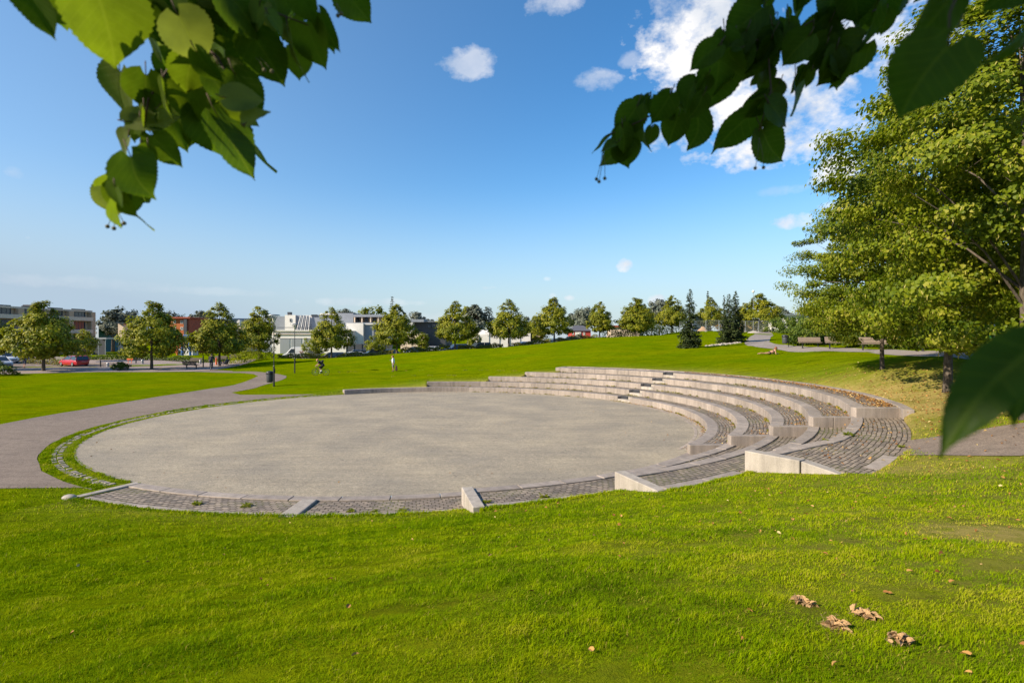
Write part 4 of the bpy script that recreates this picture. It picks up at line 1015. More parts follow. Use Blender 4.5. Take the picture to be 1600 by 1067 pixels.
# four dry clods of cut turf lying on the near lawn
M_STRAW = plain('dry_straw', (0.37, 0.235, 0.115), 0.9, 0.1, 0.4, 90)
M_CLOD = plain('dry_grass_clod', (0.24, 0.165, 0.085), 0.95, 0.1, 0.5, 60)
for q, (px, py, s, lab) in enumerate([(1255, 938, .058, 'ragged dry brown leaf clump, the farthest of four on the near lawn'), (1303, 974, .064, 'dry brown leaf clump left of and nearer than the middle one of four'), (1350, 957, .060, 'flattish dry leaf clump in the middle right of the four'), (1407, 996, .052, 'smallest dry leaf clump, nearest to the camera')]):
    z = 1.6
    for _ in range(6): x, y, z = WZ(px, py, z); z = ztp(x, y)+.03
    rg = np.random.default_rng(300+q); r = thing('leaf_clump', lab, 'leaf clump', (x, y, z-.012), rg.random()*3, 'dry leaf clumps on the near lawn')
    n = 30; p = rg.normal(size=(n, 3))*np.array([.62, .34, .10])*s; p[:, 2] = np.abs(p[:, 2])+.004
    V, F = leaves_np(LIMELEAF*np.array([.8, 1, 2.6]), LIMELEAF_F, p, rg.normal(size=(n, 3))*.5+np.array([0, 0, 1]), rg.normal(size=(n, 3))*np.array([1, 1, .3]), s*(.55+.5*rg.random(n)))
    np_mesh('dry_leaves', V, F, M_STRAW, r)
    n = 120; p = rg.normal(size=(n, 3))*np.array([.8, .5, .12])*s; p[:, 2] = np.abs(p[:, 2])
    V, F = leaves_np(np.array([(0, 0, 0), (.05, .5, 0), (0, 1, .1), (-.05, .5, 0)]), DIAMOND_F, p, rg.normal(size=(n, 3))+np.array([0, 0, 1.]), rg.normal(size=(n, 3))*np.array([1, 1, .25]), np.full(n, s*.55))
    np_mesh('dry_stalks', V, F, M_CLOD, r)

# ------------------------------------------------------------------ hanging linden branches near the camera
hm = NM('hanging_leaf', 0.5, 0.15)
sx_ = hm.n.new('ShaderNodeSeparateXYZ'); hm.l.new(hm.tc.outputs['UV'], sx_.inputs[0])
au = hm.math('ABSOLUTE', sx_.outputs[0])
v1 = hm.math('SINE', hm.math('MULTIPLY', hm.math('SUBTRACT', sx_.outputs[1], hm.math('MULTIPLY', au, 0.75)), 46.0))
vein = hm.math('MAXIMUM', hm.ramp(v1, [(0.90, 0.0), (1.0, 0.55)]), hm.ramp(au, [(0.0, 0.9), (0.035, 0.0)]))
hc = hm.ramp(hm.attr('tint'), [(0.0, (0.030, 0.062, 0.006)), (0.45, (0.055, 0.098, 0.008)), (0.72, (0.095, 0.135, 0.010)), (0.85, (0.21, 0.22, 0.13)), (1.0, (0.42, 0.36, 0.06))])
hc = hm.mix(0.35, hc, hm.ramp(hm.noise(34, 4, 0.65), [(0.3, 0.55), (0.7, 1.35)]), 'MULTIPLY')
hc = hm.mix(hm.math('MULTIPLY', vein, 0.32), hc, (0.15, 0.19, 0.03))
hm.col(hc); hm.translucent(hm.mix(1.0, hc, (1.9, 1.9, 0.7), 'MULTIPLY'), 0.52); hm.bump(hm.math('SUBTRACT', 1.0, vein), 0.35, 0.002)
M_HERO = hm.m
M_FRUIT = plain('lime_fruit', (0.12, 0.10, 0.05), 0.8)

NR_, NC_ = 29, 9
_LS = [0, .03, .09, .18, .30, .42, .55, .68, .79, .87, .92, .96, 1]; _LW = [.12, .33, .47, .56, .585, .565, .49, .38, .25, .13, .065, .03, .004]
def hero_leaf(base, tipv, nrm, size, rg, width=1.0, curl=1.0):
    y = tipv/np.linalg.norm(tipv); n = nrm-y*np.dot(nrm, y); n /= np.linalg.norm(n); x = np.cross(y, n)
    V, U = [], []
    skew = rg.normal()*.06
    for r in range(NR_):
        s = r/(NR_-1)
        w = width*float(np.interp(s, _LS, _LW))+.002
        w *= 1+(.035 if r % 2 else -.025)*(s > .08)
        for c in range(NC_):
            t_ = -1+2*c/(NC_-1)
            yy = s*1.0-.20*abs(t_)**1.6*(1-s)**3.2+.05*t_*skew*8*s
            xx = t_*w+skew*math.sin(s*3.1)
            zz = .20*curl*abs(t_)**1.3*w-.22*curl*(s-.25)**2+.025*math.sin(9*s+3*t_+skew*40)*abs(t_)
            V.append(base+size*(xx*x+yy*y+zz*n)); U.append((t_*w, s))
    F = [(r*NC_+c, r*NC_+c+1, (r+1)*NC_+c+1, (r+1)*NC_+c) for r in range(NR_-1) for c in range(NC_-1)]
    return V, F, U
def hanging_branch(label, leaves, twigs, fruits, Y0, seed, tint=(.5, .18), dY=.10, tw=.0035, lscale=.86, extra=0, depm=.62):
    rg = np.random.default_rng(seed)
    org = np.array(WY(*twigs[0][0], Y0))
    T = thing('linden_branch', label, 'branch', tuple(org), 0, 'linden branches hanging into view')
    V, F, U, TT = [], [], [], []; stems = MB()
    leaves = list(leaves)
    for _ in range(extra):                    # small leaves along the twigs
        tw_ = twigs[rg.integers(0, len(twigs))]; k_ = rg.integers(0, len(tw_)-1); f_ = rg.random()
        px_, py_ = tw_[k_][0]*(1-f_)+tw_[k_+1][0]*f_, tw_[k_][1]*(1-f_)+tw_[k_+1][1]*f_; a_ = math.radians(90+rg.normal()*55); l_ = 32+26*rg.random()
        leaves.append((px_+rg.normal()*16, py_+rg.normal()*12, px_+l_*math.cos(a_), py_+l_*math.sin(a_), .8+.4*rg.random()))
    for L in leaves:
        bx, by, tx, ty = L[:4]; wid = L[4] if len(L) > 4 else 1.0; tn = L[5] if len(L) > 5 else None; Yl = L[6] if len(L) > 6 else None
        Y = (Yl if Yl else Y0+rg.normal()*dY*.6)
        b = np.array(WY(bx, by, Y)); t_ = np.array(WY(tx, ty, Y))
        t_ = b+(t_-b)*lscale; tv = t_-b; ln = np.linalg.norm(tv); dep = depm+rg.normal()*.26*min(1, depm+.1); tv = tv+np.array([0, dep*ln, 0])
        side = np.cross(tv/np.linalg.norm(tv), np.array([0, -1., 0])); side /= np.linalg.norm(side)
        ro = rg.normal()*.55 if wid > .5 else .9
        dn = tv/np.linalg.norm(tv); vw = np.array([0, -1., 0]); vw = vw-dn*np.dot(vw, dn); vw /= np.linalg.norm(vw)
        nr = vw*math.cos(ro)+side*math.sin(ro)
        if rg.random() < .5: nr = nr*np.array([1, 1, 1])
        v, f, u = hero_leaf(b, tv, nr, np.linalg.norm(tv), rg, wid*.76*(1.0+.2*abs(math.sin(ro))), .8+.5*rg.random())
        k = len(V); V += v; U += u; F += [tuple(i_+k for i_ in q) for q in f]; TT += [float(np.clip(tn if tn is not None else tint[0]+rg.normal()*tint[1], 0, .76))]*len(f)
        bk = b-tv/np.linalg.norm(tv)*ln*.32+np.array([0, 0, ln*.12])
        stems.tube([Vector(b-org), Vector((b+bk)/2-org)+Vector((0, 0, -.002)), Vector(bk-org)], [tw*.28, tw*.3, tw*.36], 5)
    np_mesh('foliage', np.array(V)-org, np.array(F), M_HERO, T, smooth=True, uv=np.array(U), fattr={'tint': TT})
    for tw_ in twigs:
        P = [Vector(np.array(WY(p[0], p[1], Y0+(p[2] if len(p) > 2 else 0)))-org) for p in tw_]
        n = len(P); stems.tube(P, [tw*(1-.6*i_/(n-1)) for i_ in range(n)], 6)
    stems.build('twig', M_TWIG, T, smooth=True)
    if fruits:
        for (sx, sy, fx, fy) in fruits:
            a = np.array(WY(sx, sy, Y0))-org; b = np.array(WY(fx, fy, Y0))-org; mb = MB()
            mb.tube([Vector(a), Vector((a+b)/2+np.array([.002, 0, 0])), Vector(b)], .0006, 5); mb.ball(b, .0036, 8, 6); mb.build('fruit', M_FRUIT, T, smooth=True)
    return T
LB = [(40, -20, 42, 60, 1.1, .45, .80), (150, -18, 146, 112, 1.15, .70, .78), (187, 112, 150, 182, 1.05, .74), (228, 118, 200, 178, 1.05, .5), (240, 50, 232, 112, .9, .3), (215, -18, 290, 78, 1.0, .15), (330, -12, 328, 78, 1.0, .5),
      (300, 135, 262, 200, 1.1, .68), (330, 118, 366, 168, 1.0, .2), (368, 118, 400, 188, .95, .35), (318, 168, 330, 252, 1.0, .32), (342, 185, 398, 290, .85, .2), (350, 165, 397, 275, .35, .86), (238, 212, 272, 268, .9, .55),
      (205, 245, 236, 322, 1.15, .28), (178, 272, 128, 292, 1.0, .68), (182, 300, 148, 364, 1.15, .66), (186, 305, 207, 348, 1.0, .62), (200, 215, 150, 250, .75, .84), (184, 272, 150, 332, .55, .84), (262, 165, 266, 248, 1.0, .6), (216, 186, 168, 218, .3, .97),
      (182, 306, 213, 371, .28, 1.0), (395, 55, 426, 134, .95, .35), (375, 12, 432, 92, .7, .3), (355, -15, 402, 44, 1.0, .45), (420, -20, 425, 42, 1.0, .5), (468, -18, 482, 38, 1.0, .5), (478, 35, 497, 114, 1.05, .66), (470, 78, 456, 130, 1.1, .68), (462, 30, 452, 80, .9, .6),
      (498, 32, 516, 84, .6, .55), (500, 22, 524, 78, .55, .4), (538, -14, 586, 36, 1.1, .42), (452, 52, 456, 128, .22, .9), (300, -16, 282, 45, 1.0, .3), (262, -20, 244, 62, 1.0, .35), (400, -18, 382, 48, 1.0, .4), (440, -20, 470, 48, 1.0, .42), (345, 55, 312, 116, 1.0, .4),
      (302, 88, 268, 152, 1.0, .62), (382, 66, 352, 132, .95, .3), (272, 88, 232, 142, 1.0, .35), (255, 130, 242, 190, .8, .6), (225, 175, 200, 235, .7, .66), (232, 232, 215, 280, .7, .5), (320, 20, 296, 80, .9, .25), (186, 268, 165, 300, .4, .9), (90, -25, 78, 30, 1.0, .6, .8), (300, 190, 286, 240, .8, .6), (210, 120, 178, 152, .45, .84)]
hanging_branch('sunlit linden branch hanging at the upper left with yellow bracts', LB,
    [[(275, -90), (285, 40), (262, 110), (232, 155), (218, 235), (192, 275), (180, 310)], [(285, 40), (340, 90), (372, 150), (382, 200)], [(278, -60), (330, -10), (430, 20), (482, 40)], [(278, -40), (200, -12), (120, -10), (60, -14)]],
    [(400, 90, 413, 110), (405, 90, 425, 112), (525, 5, 533, 22), (525, 5, 528, 25), (178, 325, 168, 354), (178, 325, 178, 357), (178, 325, 188, 352), (178, 325, 194, 349), (375, 175, 380, 195), (375, 175, 391, 192)], .95, 401, (.66, .17), .10, .003, .76, 60)  # lighter leaf tints carry the sunlight on this branch in their colour
RB = [(950, 213, 917, 240, .35, .4), (990, 205, 922, 263, .7, .35), (994, 168, 962, 227, 1.0, .3), (984, 222, 988, 268, 1.2, .32), (1004, 190, 1020, 246, 1.0, .34), (1060, 182, 1047, 234, 1.0, .32), (1012, 150, 990, 166, .6, .2), (1018, 155, 1030, 186, 1.0, .12), (1046, 146, 1030, 168, 1.0, .3),
      (1086, 168, 1082, 236, .8, .26), (1124, 92, 1128, 175, 1.15, .3), (1088, 126, 1072, 178, 1.05, .28), (1121, 73, 1074, 108, .9, .36), (1190, 12, 1128, 62, 1.05, .3), (1165, 50, 1135, 98, 1.0, .36), (1190, 70, 1172, 132, 1.15, .3), (1214, 32, 1214, 66, 1.2, .25), (1230, 18, 1240, 48, .8, .4),
      (1262, 58, 1228, 96, 1.1, .28), (1296, 36, 1268, 92, .9, .28), (1286, 96, 1240, 136, .5, .3), (1243, 122, 1276, 176, 1.2, .24), (1316, 88, 1318, 144, 1.35, .26), (1197, 108, 1194, 148, 1.3, .2), (1216, 132, 1192, 172, 1.0, .28), (1203, 163, 1252, 200, 1.15, .24), (1192, 150, 1150, 182, .9, .24),
      (1184, 172, 1127, 246, .75, .3), (1192, 204, 1256, 256, .95, .28), (1190, 202, 1183, 242, .4, .7), (1302, -20, 1306, 54, 1.1, .1), (1198, -20, 1212, 24, 1.0, .2), (1172, -20, 1156, 17, 1.0, .3), (1262, -24, 1250, 22, 1.0, .2), (1372, 10, 1358, 100, 1.0, .12), (1240, -22, 1282, 22, 1.0, .15), (1140, 120, 1105, 150, .9, .24), (1098, 150, 1075, 190, .9, .2),
      (1210, 130, 1232, 160, .8, .25), (1335, -20, 1370, 36, 1.0, .1), (1268, 112, 1262, 140, .6, .35), (1390, -20, 1404, 50, 1.0, .12)]
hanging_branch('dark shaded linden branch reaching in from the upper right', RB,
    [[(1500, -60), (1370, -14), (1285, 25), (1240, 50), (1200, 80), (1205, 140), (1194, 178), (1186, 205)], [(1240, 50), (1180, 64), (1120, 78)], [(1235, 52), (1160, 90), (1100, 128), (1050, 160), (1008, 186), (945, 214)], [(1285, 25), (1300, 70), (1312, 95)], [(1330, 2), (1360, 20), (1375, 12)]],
    [(1186, 215, 1180, 263), (1186, 215, 1193, 262), (942, 232, 932, 280), (942, 232, 936, 284), (942, 232, 945, 279), (1050, 160, 1052, 172), (1050, 160, 1058, 168)], 1.12, 402, (.26, .08), .07, .003, .76, 58)  # low leaf tints paint the shade of the crown above into these leaves
NB = [(1482, 72, 1418, 196, 1.05, .18, .52), (1492, -14, 1428, 84, .95, .12, .55), (1632, 10, 1560, 118, .7, .22, .50), (1606, -40, 1542, 18, 1.0, .05, .55), (1640, 120, 1592, 130, .7, .2, .5), (1452, -30, 1400, 20, .9, .1, .56)]
hanging_branch('big dark linden leaves close to the camera at the upper right', NB, [[(1560, -120), (1510, -40), (1484, 20), (1482, 72)], [(1510, -40), (1590, -30), (1640, 5)]], [], .53, 403, (.12, .05), .02, .002, .80, 0, .25)  # leaf tints lowered so the shade is part of the colour here
hanging_branch('out-of-focus linden leaf very close to the camera at the right edge', [(1622, 540, 1474, 716, .40, .08, .34), (1650, 560, 1588, 668, .5, .03, .36)], [[(1720, 520), (1660, 540), (1612, 562)]], [], .34, 404, (.15, .05), .01, .0016, .97, 0, .05)

# ------------------------------------------------------------------ street furniture
M_BLACK = plain('black_paint', (0.018, 0.019, 0.021), 0.45, 0.5)
M_STEEL = plain('galvanised_steel', (0.33, 0.34, 0.35), 0.45, 0.5, 0.1, 20, 0.6)
M_WOOD = plain('weathered_wood', (0.24, 0.185, 0.145), 0.8, 0.2, 0.25, 18)
M_DARKWOOD = plain('dark_stained_wood', (0.10, 0.075, 0.06), 0.7, 0.3, 0.25, 18)
M_WHITE = plain('white_render', (0.68, 0.65, 0.61), 0.8, 0.2, 0.05, 1.5)
M_CREAM = plain('cream_render', (0.66, 0.52, 0.40), 0.8, 0.2, 0.06, 1.5)
M_TAN = plain('tan_brick', (0.50, 0.345, 0.23), 0.85, 0.2, 0.15, 8)
M_GREYWALL = plain('grey_cladding', (0.23, 0.25, 0.29), 0.7, 0.3, 0.08, 1.0)
M_DARKWALL = plain('dark_cladding', (0.055, 0.060, 0.072), 0.6, 0.3, 0.12, 2.0)
M_PALEBLUE = plain('pale_blue_render', (0.50, 0.57, 0.68), 0.8, 0.2, 0.05)
M_TEAL = plain('teal_render', (0.03, 0.16, 0.24), 0.7)
M_ORANGEBRICK = plain('orange_brick', (0.42, 0.13, 0.05), 0.85, 0.2, 0.15, 6)
M_RUST = plain('rust_red', (0.28, 0.06, 0.03), 0.8)
M_REDWALL = plain('red_boards', (0.42, 0.06, 0.05), 0.7, 0.2, 0.15, 4)
M_ROOFTILE = plain('dark_roof_tiles', (0.10, 0.10, 0.115), 0.7, 0.3, 0.2, 5)
M_ORANGEROOF = plain('orange_roof_tiles', (0.50, 0.13, 0.06), 0.7, 0.3, 0.15, 5)
M_BLUE = plain('blue_paint', (0.02, 0.09, 0.28), 0.4, 0.5)
M_GREENPAINT = plain('green_paint', (0.05, 0.48, 0.11), 0.35, 0.5)
M_ORANGEP = plain('orange_paint', (0.70, 0.16, 0.05), 0.5)
M_STONE = plain('field_stone', (0.36, 0.32, 0.27), 0.85, 0.2, 0.3, 5)
M_SAND = plain('sand', (0.42, 0.27, 0.17), 0.95, 0.1, 0.2, 8)
M_GLASS = NM('window_glass', 0.08, 0.6).col((0.035, 0.05, 0.065)).m
M_TYRE = plain('tyre_rubber', (0.016, 0.016, 0.017), 0.85)
M_RIM = plain('alloy_rim', (0.38, 0.39, 0.40), 0.35, 0.5, 0.1, 20, 0.7)
M_HEADL = NM('headlamp_glass', 0.1, 0.7).col((0.70, 0.72, 0.74)).m
M_TAILL = NM('rear_lamp_glass', 0.15, 0.7).col((0.35, 0.012, 0.012)).m
_cars = {}
def paint(c):
    if c not in _cars:
        m = NM('car_paint', 0.28, 0.5).col(c); m.b.inputs['Coat Weight'].default_value = 0.6; m.b.inputs['Coat Roughness'].default_value = 0.06; _cars[c] = m.m
    return _cars[c]

def lamp(label, px, pb, Y, h):
    x, y, _ = WY(px, pb, Y); z = ztp(x, y)
    T = thing('street_lamp', label, 'street lamp', (x, y, z), 0, 'tall park lamps')
    mb = MB(); mb.tube([(0, 0, -.2), (0, 0, 1.55), (0, 0, 1.6), (0, 0, h-.55)], [.066, .062, .038, .030], 12); mb.build('post', M_BLACK, T, smooth=False)
    mb = MB()
    for s in (-1, 1): mb.tube([(0, 0, h-.58), (s*.26, 0, h-.1)], .022, 8); mb.tube([(0, 0, h-.58), (0, s*.26, h-.1)], .022, 8)
    mb.build('bracket', M_BLACK, T)
    mb = MB(); mb.lathe([(.02, h-.08), (.44, h-.06), (.46, h-.02), (.30, h+.03), (.02, h+.05)], 24); mb.build('reflector_disc', M_STEEL, T, smooth=True)
    mb = MB(); mb.lathe([(.03, h-.58), (.085, h-.52), (.13, h-.16), (.02, h-.12)], 16); mb.build('lamp_glass', plain('lamp_glass', (0.55, 0.55, 0.45), 0.3), T, smooth=True)
    mb = MB(); mb.box((0, .10, 1.2), (.13, .03, .34)); mb.build('access_door', M_BLACK, T, bevel=.01)
    return T
lamp('taller-looking black park lamp right beside the litter bin', 428, 604, 42.4, 5.45)
lamp('farther black park lamp just left of the cyclist', 460.5, 582.5, 58.5, 5.15)
def bin_(label, px, pb, Y, z=None, hang=.45):
    x, y, _ = WY(px, pb, Y); z = ztp(x, y)
    T = thing('litter_bin', label, 'litter bin', (x, y, z), R_(-8), 'litter bins')
    mb = MB(); mb.lathe([(.20, hang), (.235, hang+.1), (.25, hang+.60), (.245, hang+.62)], 18); mb.build('body', plain('bin_grey', (.05, .055, .06), .5), T, smooth=True)
    mb = MB(); mb.lathe([(.27, hang+.62), (.28, hang+.66), (.27, hang+.80), (.10, hang+.86)], 18); mb.build('hood', M_BLACK, T, smooth=True)
    mb = MB(); mb.box((0, -.262, hang+.70), (.26, .02, .10)); mb.build('opening', M_NEARBLACK, T)
    mb = MB(); mb.tube([(.33, 0, -.15), (.33, 0, hang+.75)], .035, 10); mb.box((.28, 0, hang+.15), (.12, .06, .04)); mb.box((.28, 0, hang+.5), (.12, .06, .04)); mb.build('post', M_BLACK, T)
    return T
bin_('dark litter bin hung beside the taller-looking park lamp', 421.5, 603, 42.6, 0, .32)
bin_('small black litter bin on a post by the upper path', 1226.5, 537.5, 53, 0, .35)

def bench(label, x, y, rz, wood, group, first=[None, None]):
    k = 0 if wood is M_WOOD else 1
    z = ztp(x, y)
    if first[k] is not None: return dup(first[k], (x, y, z), rz, label)
    T = thing('park_bench', label, 'bench', (x, y, z), rz, group); first[k] = T
    mb = MB()
    for i_ in range(5): mb.box((0, -.24+.105*i_, .44+.012*abs(i_-2)), (1.8, .09, .035))
    mb.build('seat', wood, T, bevel=.006)
    mb = MB()
    for i_ in range(4): mb.box((0, .30+.045*i_, .56+.105*i_), (1.8, .03, .09), M=Matrix.Rotation(R_(-22), 4, 'X'))
    mb.build('backrest', wood, T, bevel=.006)
    for s in (-.62, .62):
        mb = MB(); mb.box((s, -.02, .2), (.07, .12, .44)); mb.box((s, 0, .41), (.06, .55, .03)); mb.box((s, -.02, .0), (.09, .42, .03)); mb.tube([(s, .24, .40), (s, .47, .92)], .022, 6)
        mb.build('leg', M_BLACK, T)
    return T
def at_xy(px, Y): return ((px-800)*Y/FPX, Y)
BG = 'wooden benches along the upper path'
for lab, px, Y, rz in [('bench nearest the right edge, only its seat end showing', 1603, 30.2, -24), ('wooden bench just left of the thick bare linden trunk', 1461, 33.6, -22), ('wooden bench behind the middle linden trunk', 1364, 39.5, -20), ('wooden bench half hidden under low linden leaves', 1310, 44.5, -16), ('farthest bench under the leaves, near the small litter bin', 1266, 49.0, -14)]:
    bench(lab, *at_xy(px, Y), R_(rz), M_WOOD, BG)
PG = 'benches on the plaza'
for lab, px, Y, rz in [('dark slatted bench with its back to the lawn at the plaza edge', 299, 66.0, 172), ('left one of three benches along the plaza hedge', 304.5, 83.5, 0), ('middle one of three benches along the plaza hedge', 343, 83.5, 0), ('right one of three benches along the plaza hedge', 366, 83.5, 0)]:
    bench(lab, *at_xy(px, Y), R_(rz), M_DARKWOOD, PG)

def bollard(label, px, pb, h, r, mat, name='bollard', cat='bollard'):
    x, y, _ = WZ(px, pb, 0); z = ztp(x, y)
    mb = MB(); mb.lathe([(r*1.05, -.1), (r, .05), (r*.96, h-.08), (r*.8, h-.02), (r*.3, h)], 12)
    o = mb.build(name, mat, smooth=False, bevel=.01); o.location = (x, y, z); tag(o, label, cat, 'posts on the plaza')
for a in [('thin dark post just right of the red car', 157, 570.5, .95, .08, M_BLACK), ('stubby grey stone bollard right of the thin dark post', 168.5, 569.5, .62, .17, M_STEEL), ('grey stone bollard left of the second linden', 222.5, 566, .62, .17, M_STEEL), ('grey bollard by the plaza edge bench', 313, 566.5, .62, .15, M_STEEL), ('dark post beside the plaza edge bench', 317.5, 573.5, 1.5, .07, M_BLACK), ('dark post on a round foot beside the orange barrier', 212.5, 566, .9, .08, M_BLACK)]:
    bollard(*a)
x, y, _ = WZ(203, 566, 0); T = thing('barrier', 'small orange barrier frame standing on the plaza', 'barrier', (x, y, ztp(x, y)))
mb = MB(); mb.box((0, 0, .62), (.9, .04, .22)); mb.build('board', M_ORANGEP, T)
for s in (-.25, .25):
    mb = MB(); mb.box((s, 0, .28), (.05, .05, .56)); mb.box((s, 0, .02), (.08, .5, .04)); mb.build('leg', M_ORANGEP, T)
x, y, _ = WZ(338, 570, 0); mb = MB(); mb.lathe([(.2, 0), (.2, .03), (.13, .03), (.10, .5), (.08, .95), (.03, 1.0)], 14); o = mb.build('traffic_post', M_ORANGEP); o.location = (x, y, ztp(x, y)); tag(o, 'slim orange marker post behind the dark cyclist', 'marker post')
x, y, _ = WZ(189, 578.5, 0); T = thing('planter', 'low round bush in a shallow bowl on the plaza', 'planter', (x, y, ztp(x, y)))
mb = MB(); mb.lathe([(.35, 0), (.40, .05), (.75, .24), (.80, .30), (.74, .30), (.60, .22)], 22); mb.build('bowl', M_GRANITE, T, smooth=True)
crown_mesh('foliage', M_BUSH, 500, 1700, .72, (np.array([0, .3, .6, 1.0]), np.array([.72, .92, .75, .2])), 50, .18, .13, parent=T, z0=.2, shell=.5)
# parasol and globe lamps further off
x, y, z = WY(1177, 522, 110); T = thing('globe_lamp', 'white globe lamp on a thin pole above the round linden', 'lamp', (x, y, ztp(x, y)))
h = CAMZ-(455.5-V0)*110/FPX-ztp(x, y); mb = MB(); mb.tube([(0, 0, -.2), (0, 0, h-.2)], [.07, .04], 8); mb.build('pole', M_STEEL, T)
mb = MB(); mb.ball((0, 0, h), .26, 14, 10); mb.build('globe', M_WHITE, T, smooth=True)
x, y, z = WY(553, 548, 112); T = thing('car_park_lamp', 'dark lamp on a pole before the white wall', 'lamp', (x, y, ztp(x, y)))
h = CAMZ-(518-V0)*112/FPX-ztp(x, y); mb = MB(); mb.tube([(0, 0, -.2), (0, 0, h)], [.08, .05], 8); mb.build('pole', M_BLACK, T)
mb = MB(); mb.box((-.35, 0, h+.03), (1.0, .25, .09)); mb.build('lamp_head', M_BLACK, T, bevel=.02)
# green frame and grey post by the shrubs at the right
x, y = at_xy(1543, 31.0); T = thing('green_cycle', 'bright green frame leaning in the shrubs right of the benches', 'cycle', (x, y, ztp(x, y)+.05), R_(8))
P_ = {'a': (-.42, 0, .34), 'b': (.46, 0, .36), 'c': (-.22, 0, .80), 'd': (.12, 0, .84)}
for k_, (a_, b_) in enumerate((('a', 'b'), ('a', 'c'), ('c', 'd'), ('d', 'b'))):
    mb = MB(); mb.tube([P_[a_], P_[b_]], .035, 8); mb.build('tube', M_GREENPAINT, T, smooth=True)
for s in (-.3, .34):
    mb = MB(); mb.tube([(s+.18*math.cos(t_), 0, .13+.18*math.sin(t_)) for t_ in np.linspace(0, 6.283, 17)], .03, 8, cap=False); mb.build('wheel', M_TYRE, T, smooth=True)
x, y = at_xy(1554.5, 29.5); T = thing('sign_post', 'grey post standing right of the green frame', 'post', (x, y, ztp(x, y)))
mb = MB(); mb.tube([(0, 0, -.2), (0, 0, 1.75)], .045, 10); mb.build('pole', M_STEEL, T); mb = MB(); mb.box((.02, -.03, 1.55), (.22, .05, .32)); mb.build('box', M_STEEL, T, bevel=.02)
# stones between the two spruces
for q, (px, py, w) in enumerate([(1104, 541.5, .34), (1109, 540.5, .4), (1113, 539.6, .46), (1117, 540.8, .4), (1120, 538.4, .5), (1124, 538.2, .55), (1128, 537.6, .62), (1132, 537.4, .6), (1136, 537.2, .5), (1140, 537.4, .52), (1144, 537.6, .44), (1148, 537.8, .48), (1152, 538.2, .5), (1156, 538.4, .36)]):
    x, y = at_xy(px, 66.5+q*.25); z = ztp(x, y); mb = MB(); mb.ball((0, 0, 0), w*.55, 9, 6, (1.15, .8, .62), rot=Matrix.Rotation(q*1.7, 3, 'Z'))
    rg = random.Random(q); mb.v = [(a+rg.uniform(-.05, .05)*w, b+rg.uniform(-.05, .05)*w, c+rg.uniform(-.05, .05)*w) for a, b, c in mb.v]
    side = ['at the left end of', 'in the left half of', 'in the middle of', 'in the right half of', 'at the right end of'][min(4, q*5//14)]
    o = mb.build('field_stone', M_STONE, smooth=False, bevel=0); o.location = (x, y, z+w*.05); tag(o, 'pale rounded stone '+side+' the stone row between the spruces', 'stone', 'pale stones between the spruces')
# building site at the end of the path
for q in range(8):
    x0, y0 = at_xy(1062+q*20.6, 104); T = thing('fence_panel', ['wire fence panel at the left end, beside the tall spruce', 'wire fence panel in front of the sand heap', 'wire fence panel left of the wide spruce', 'wire fence panel mostly behind the wide spruce', 'wire fence panel just right of the wide spruce', 'wire fence panel before the pale rubble', 'wire fence panel holding the white board', 'wire fence panel at the right end, by the linden leaves'][q], 'fence panel', (x0+1.2, y0, ztp(x0+1.2, y0)+.02), 0, 'wire fence panels round the building site')
    mb = MB()
    for s in (-1.18, 1.18): mb.tube([(s, 0, -.1), (s, 0, 2.05)], .035, 6)
    for zz in (.12, 2.03): mb.tube([(-1.18, 0, zz), (1.18, 0, zz)], .03, 6)
    mb.build('frame', M_STEEL, T)
    mb = MB()
    for s in np.linspace(-1.1, 1.1, 16): mb.tube([(s, 0, .12), (s, 0, 2.03)], .006, 4, cap=False)
    for zz in np.linspace(.3, 1.9, 6): mb.tube([(-1.18, 0, zz), (1.18, 0, zz)], .006, 4, cap=False)
    mb.build('wire_mesh', M_STEEL, T)
    mb = MB(); mb.box((1.2, 0, .05), (.25, .65, .14)); mb.build('foot', M_STONE, T, bevel=.02)
x, y = at_xy(1203.5, 103.7); mb = MB(); mb.box((0, 0, 1.35), (.62, .03, 1.0)); o = mb.build('sign_board', M_WHITE, bevel=.01); o.location = (x, y, ztp(x, y)); tag(o, 'blank white board fixed to the site fence', 'sign board')
def heap(label, px, Y, w, h, mat, name='sand_heap', cat='heap'):
    x, y = at_xy(px, Y); rg = random.Random(px); n = 22; V = [(0, 0, h)]; F = []
    for j in range(1, 6):
        for i_ in range(n):
            a = 6.283*i_/n; r = w*j/5*(1+.12*math.sin(a*3+j)); V.append((r*math.cos(a), r*.7*math.sin(a), h*(1-(j/5)**1.3)*(1+.15*math.sin(a*2+j*2))-(.1 if j == 5 else 0)))
    F = [(0, 1+i_, 1+(i_+1) % n) for i_ in range(n)]+[(1+(j-1)*n+i_, 1+j*n+i_, 1+j*n+(i_+1) % n, 1+(j-1)*n+(i_+1) % n) for j in range(1, 5) for i_ in range(n)]
    mb = MB(); mb.add(V, F); o = mb.build(name, mat, smooth=True); o.location = (x, y, ztp(x, y)); tag(o, label, cat)
heap('orange sand heap behind the site fence', 1098, 108, 1.1, .9, M_SAND)
heap('pale rubble heap at the end of the upper path', 1194, 107, 1.2, .9, M_STONE, 'rubble_heap')
heap('low pale rubble strip right of the wide spruce', 1178, 101, 1.2, .35, M_STONE, 'rubble_heap')

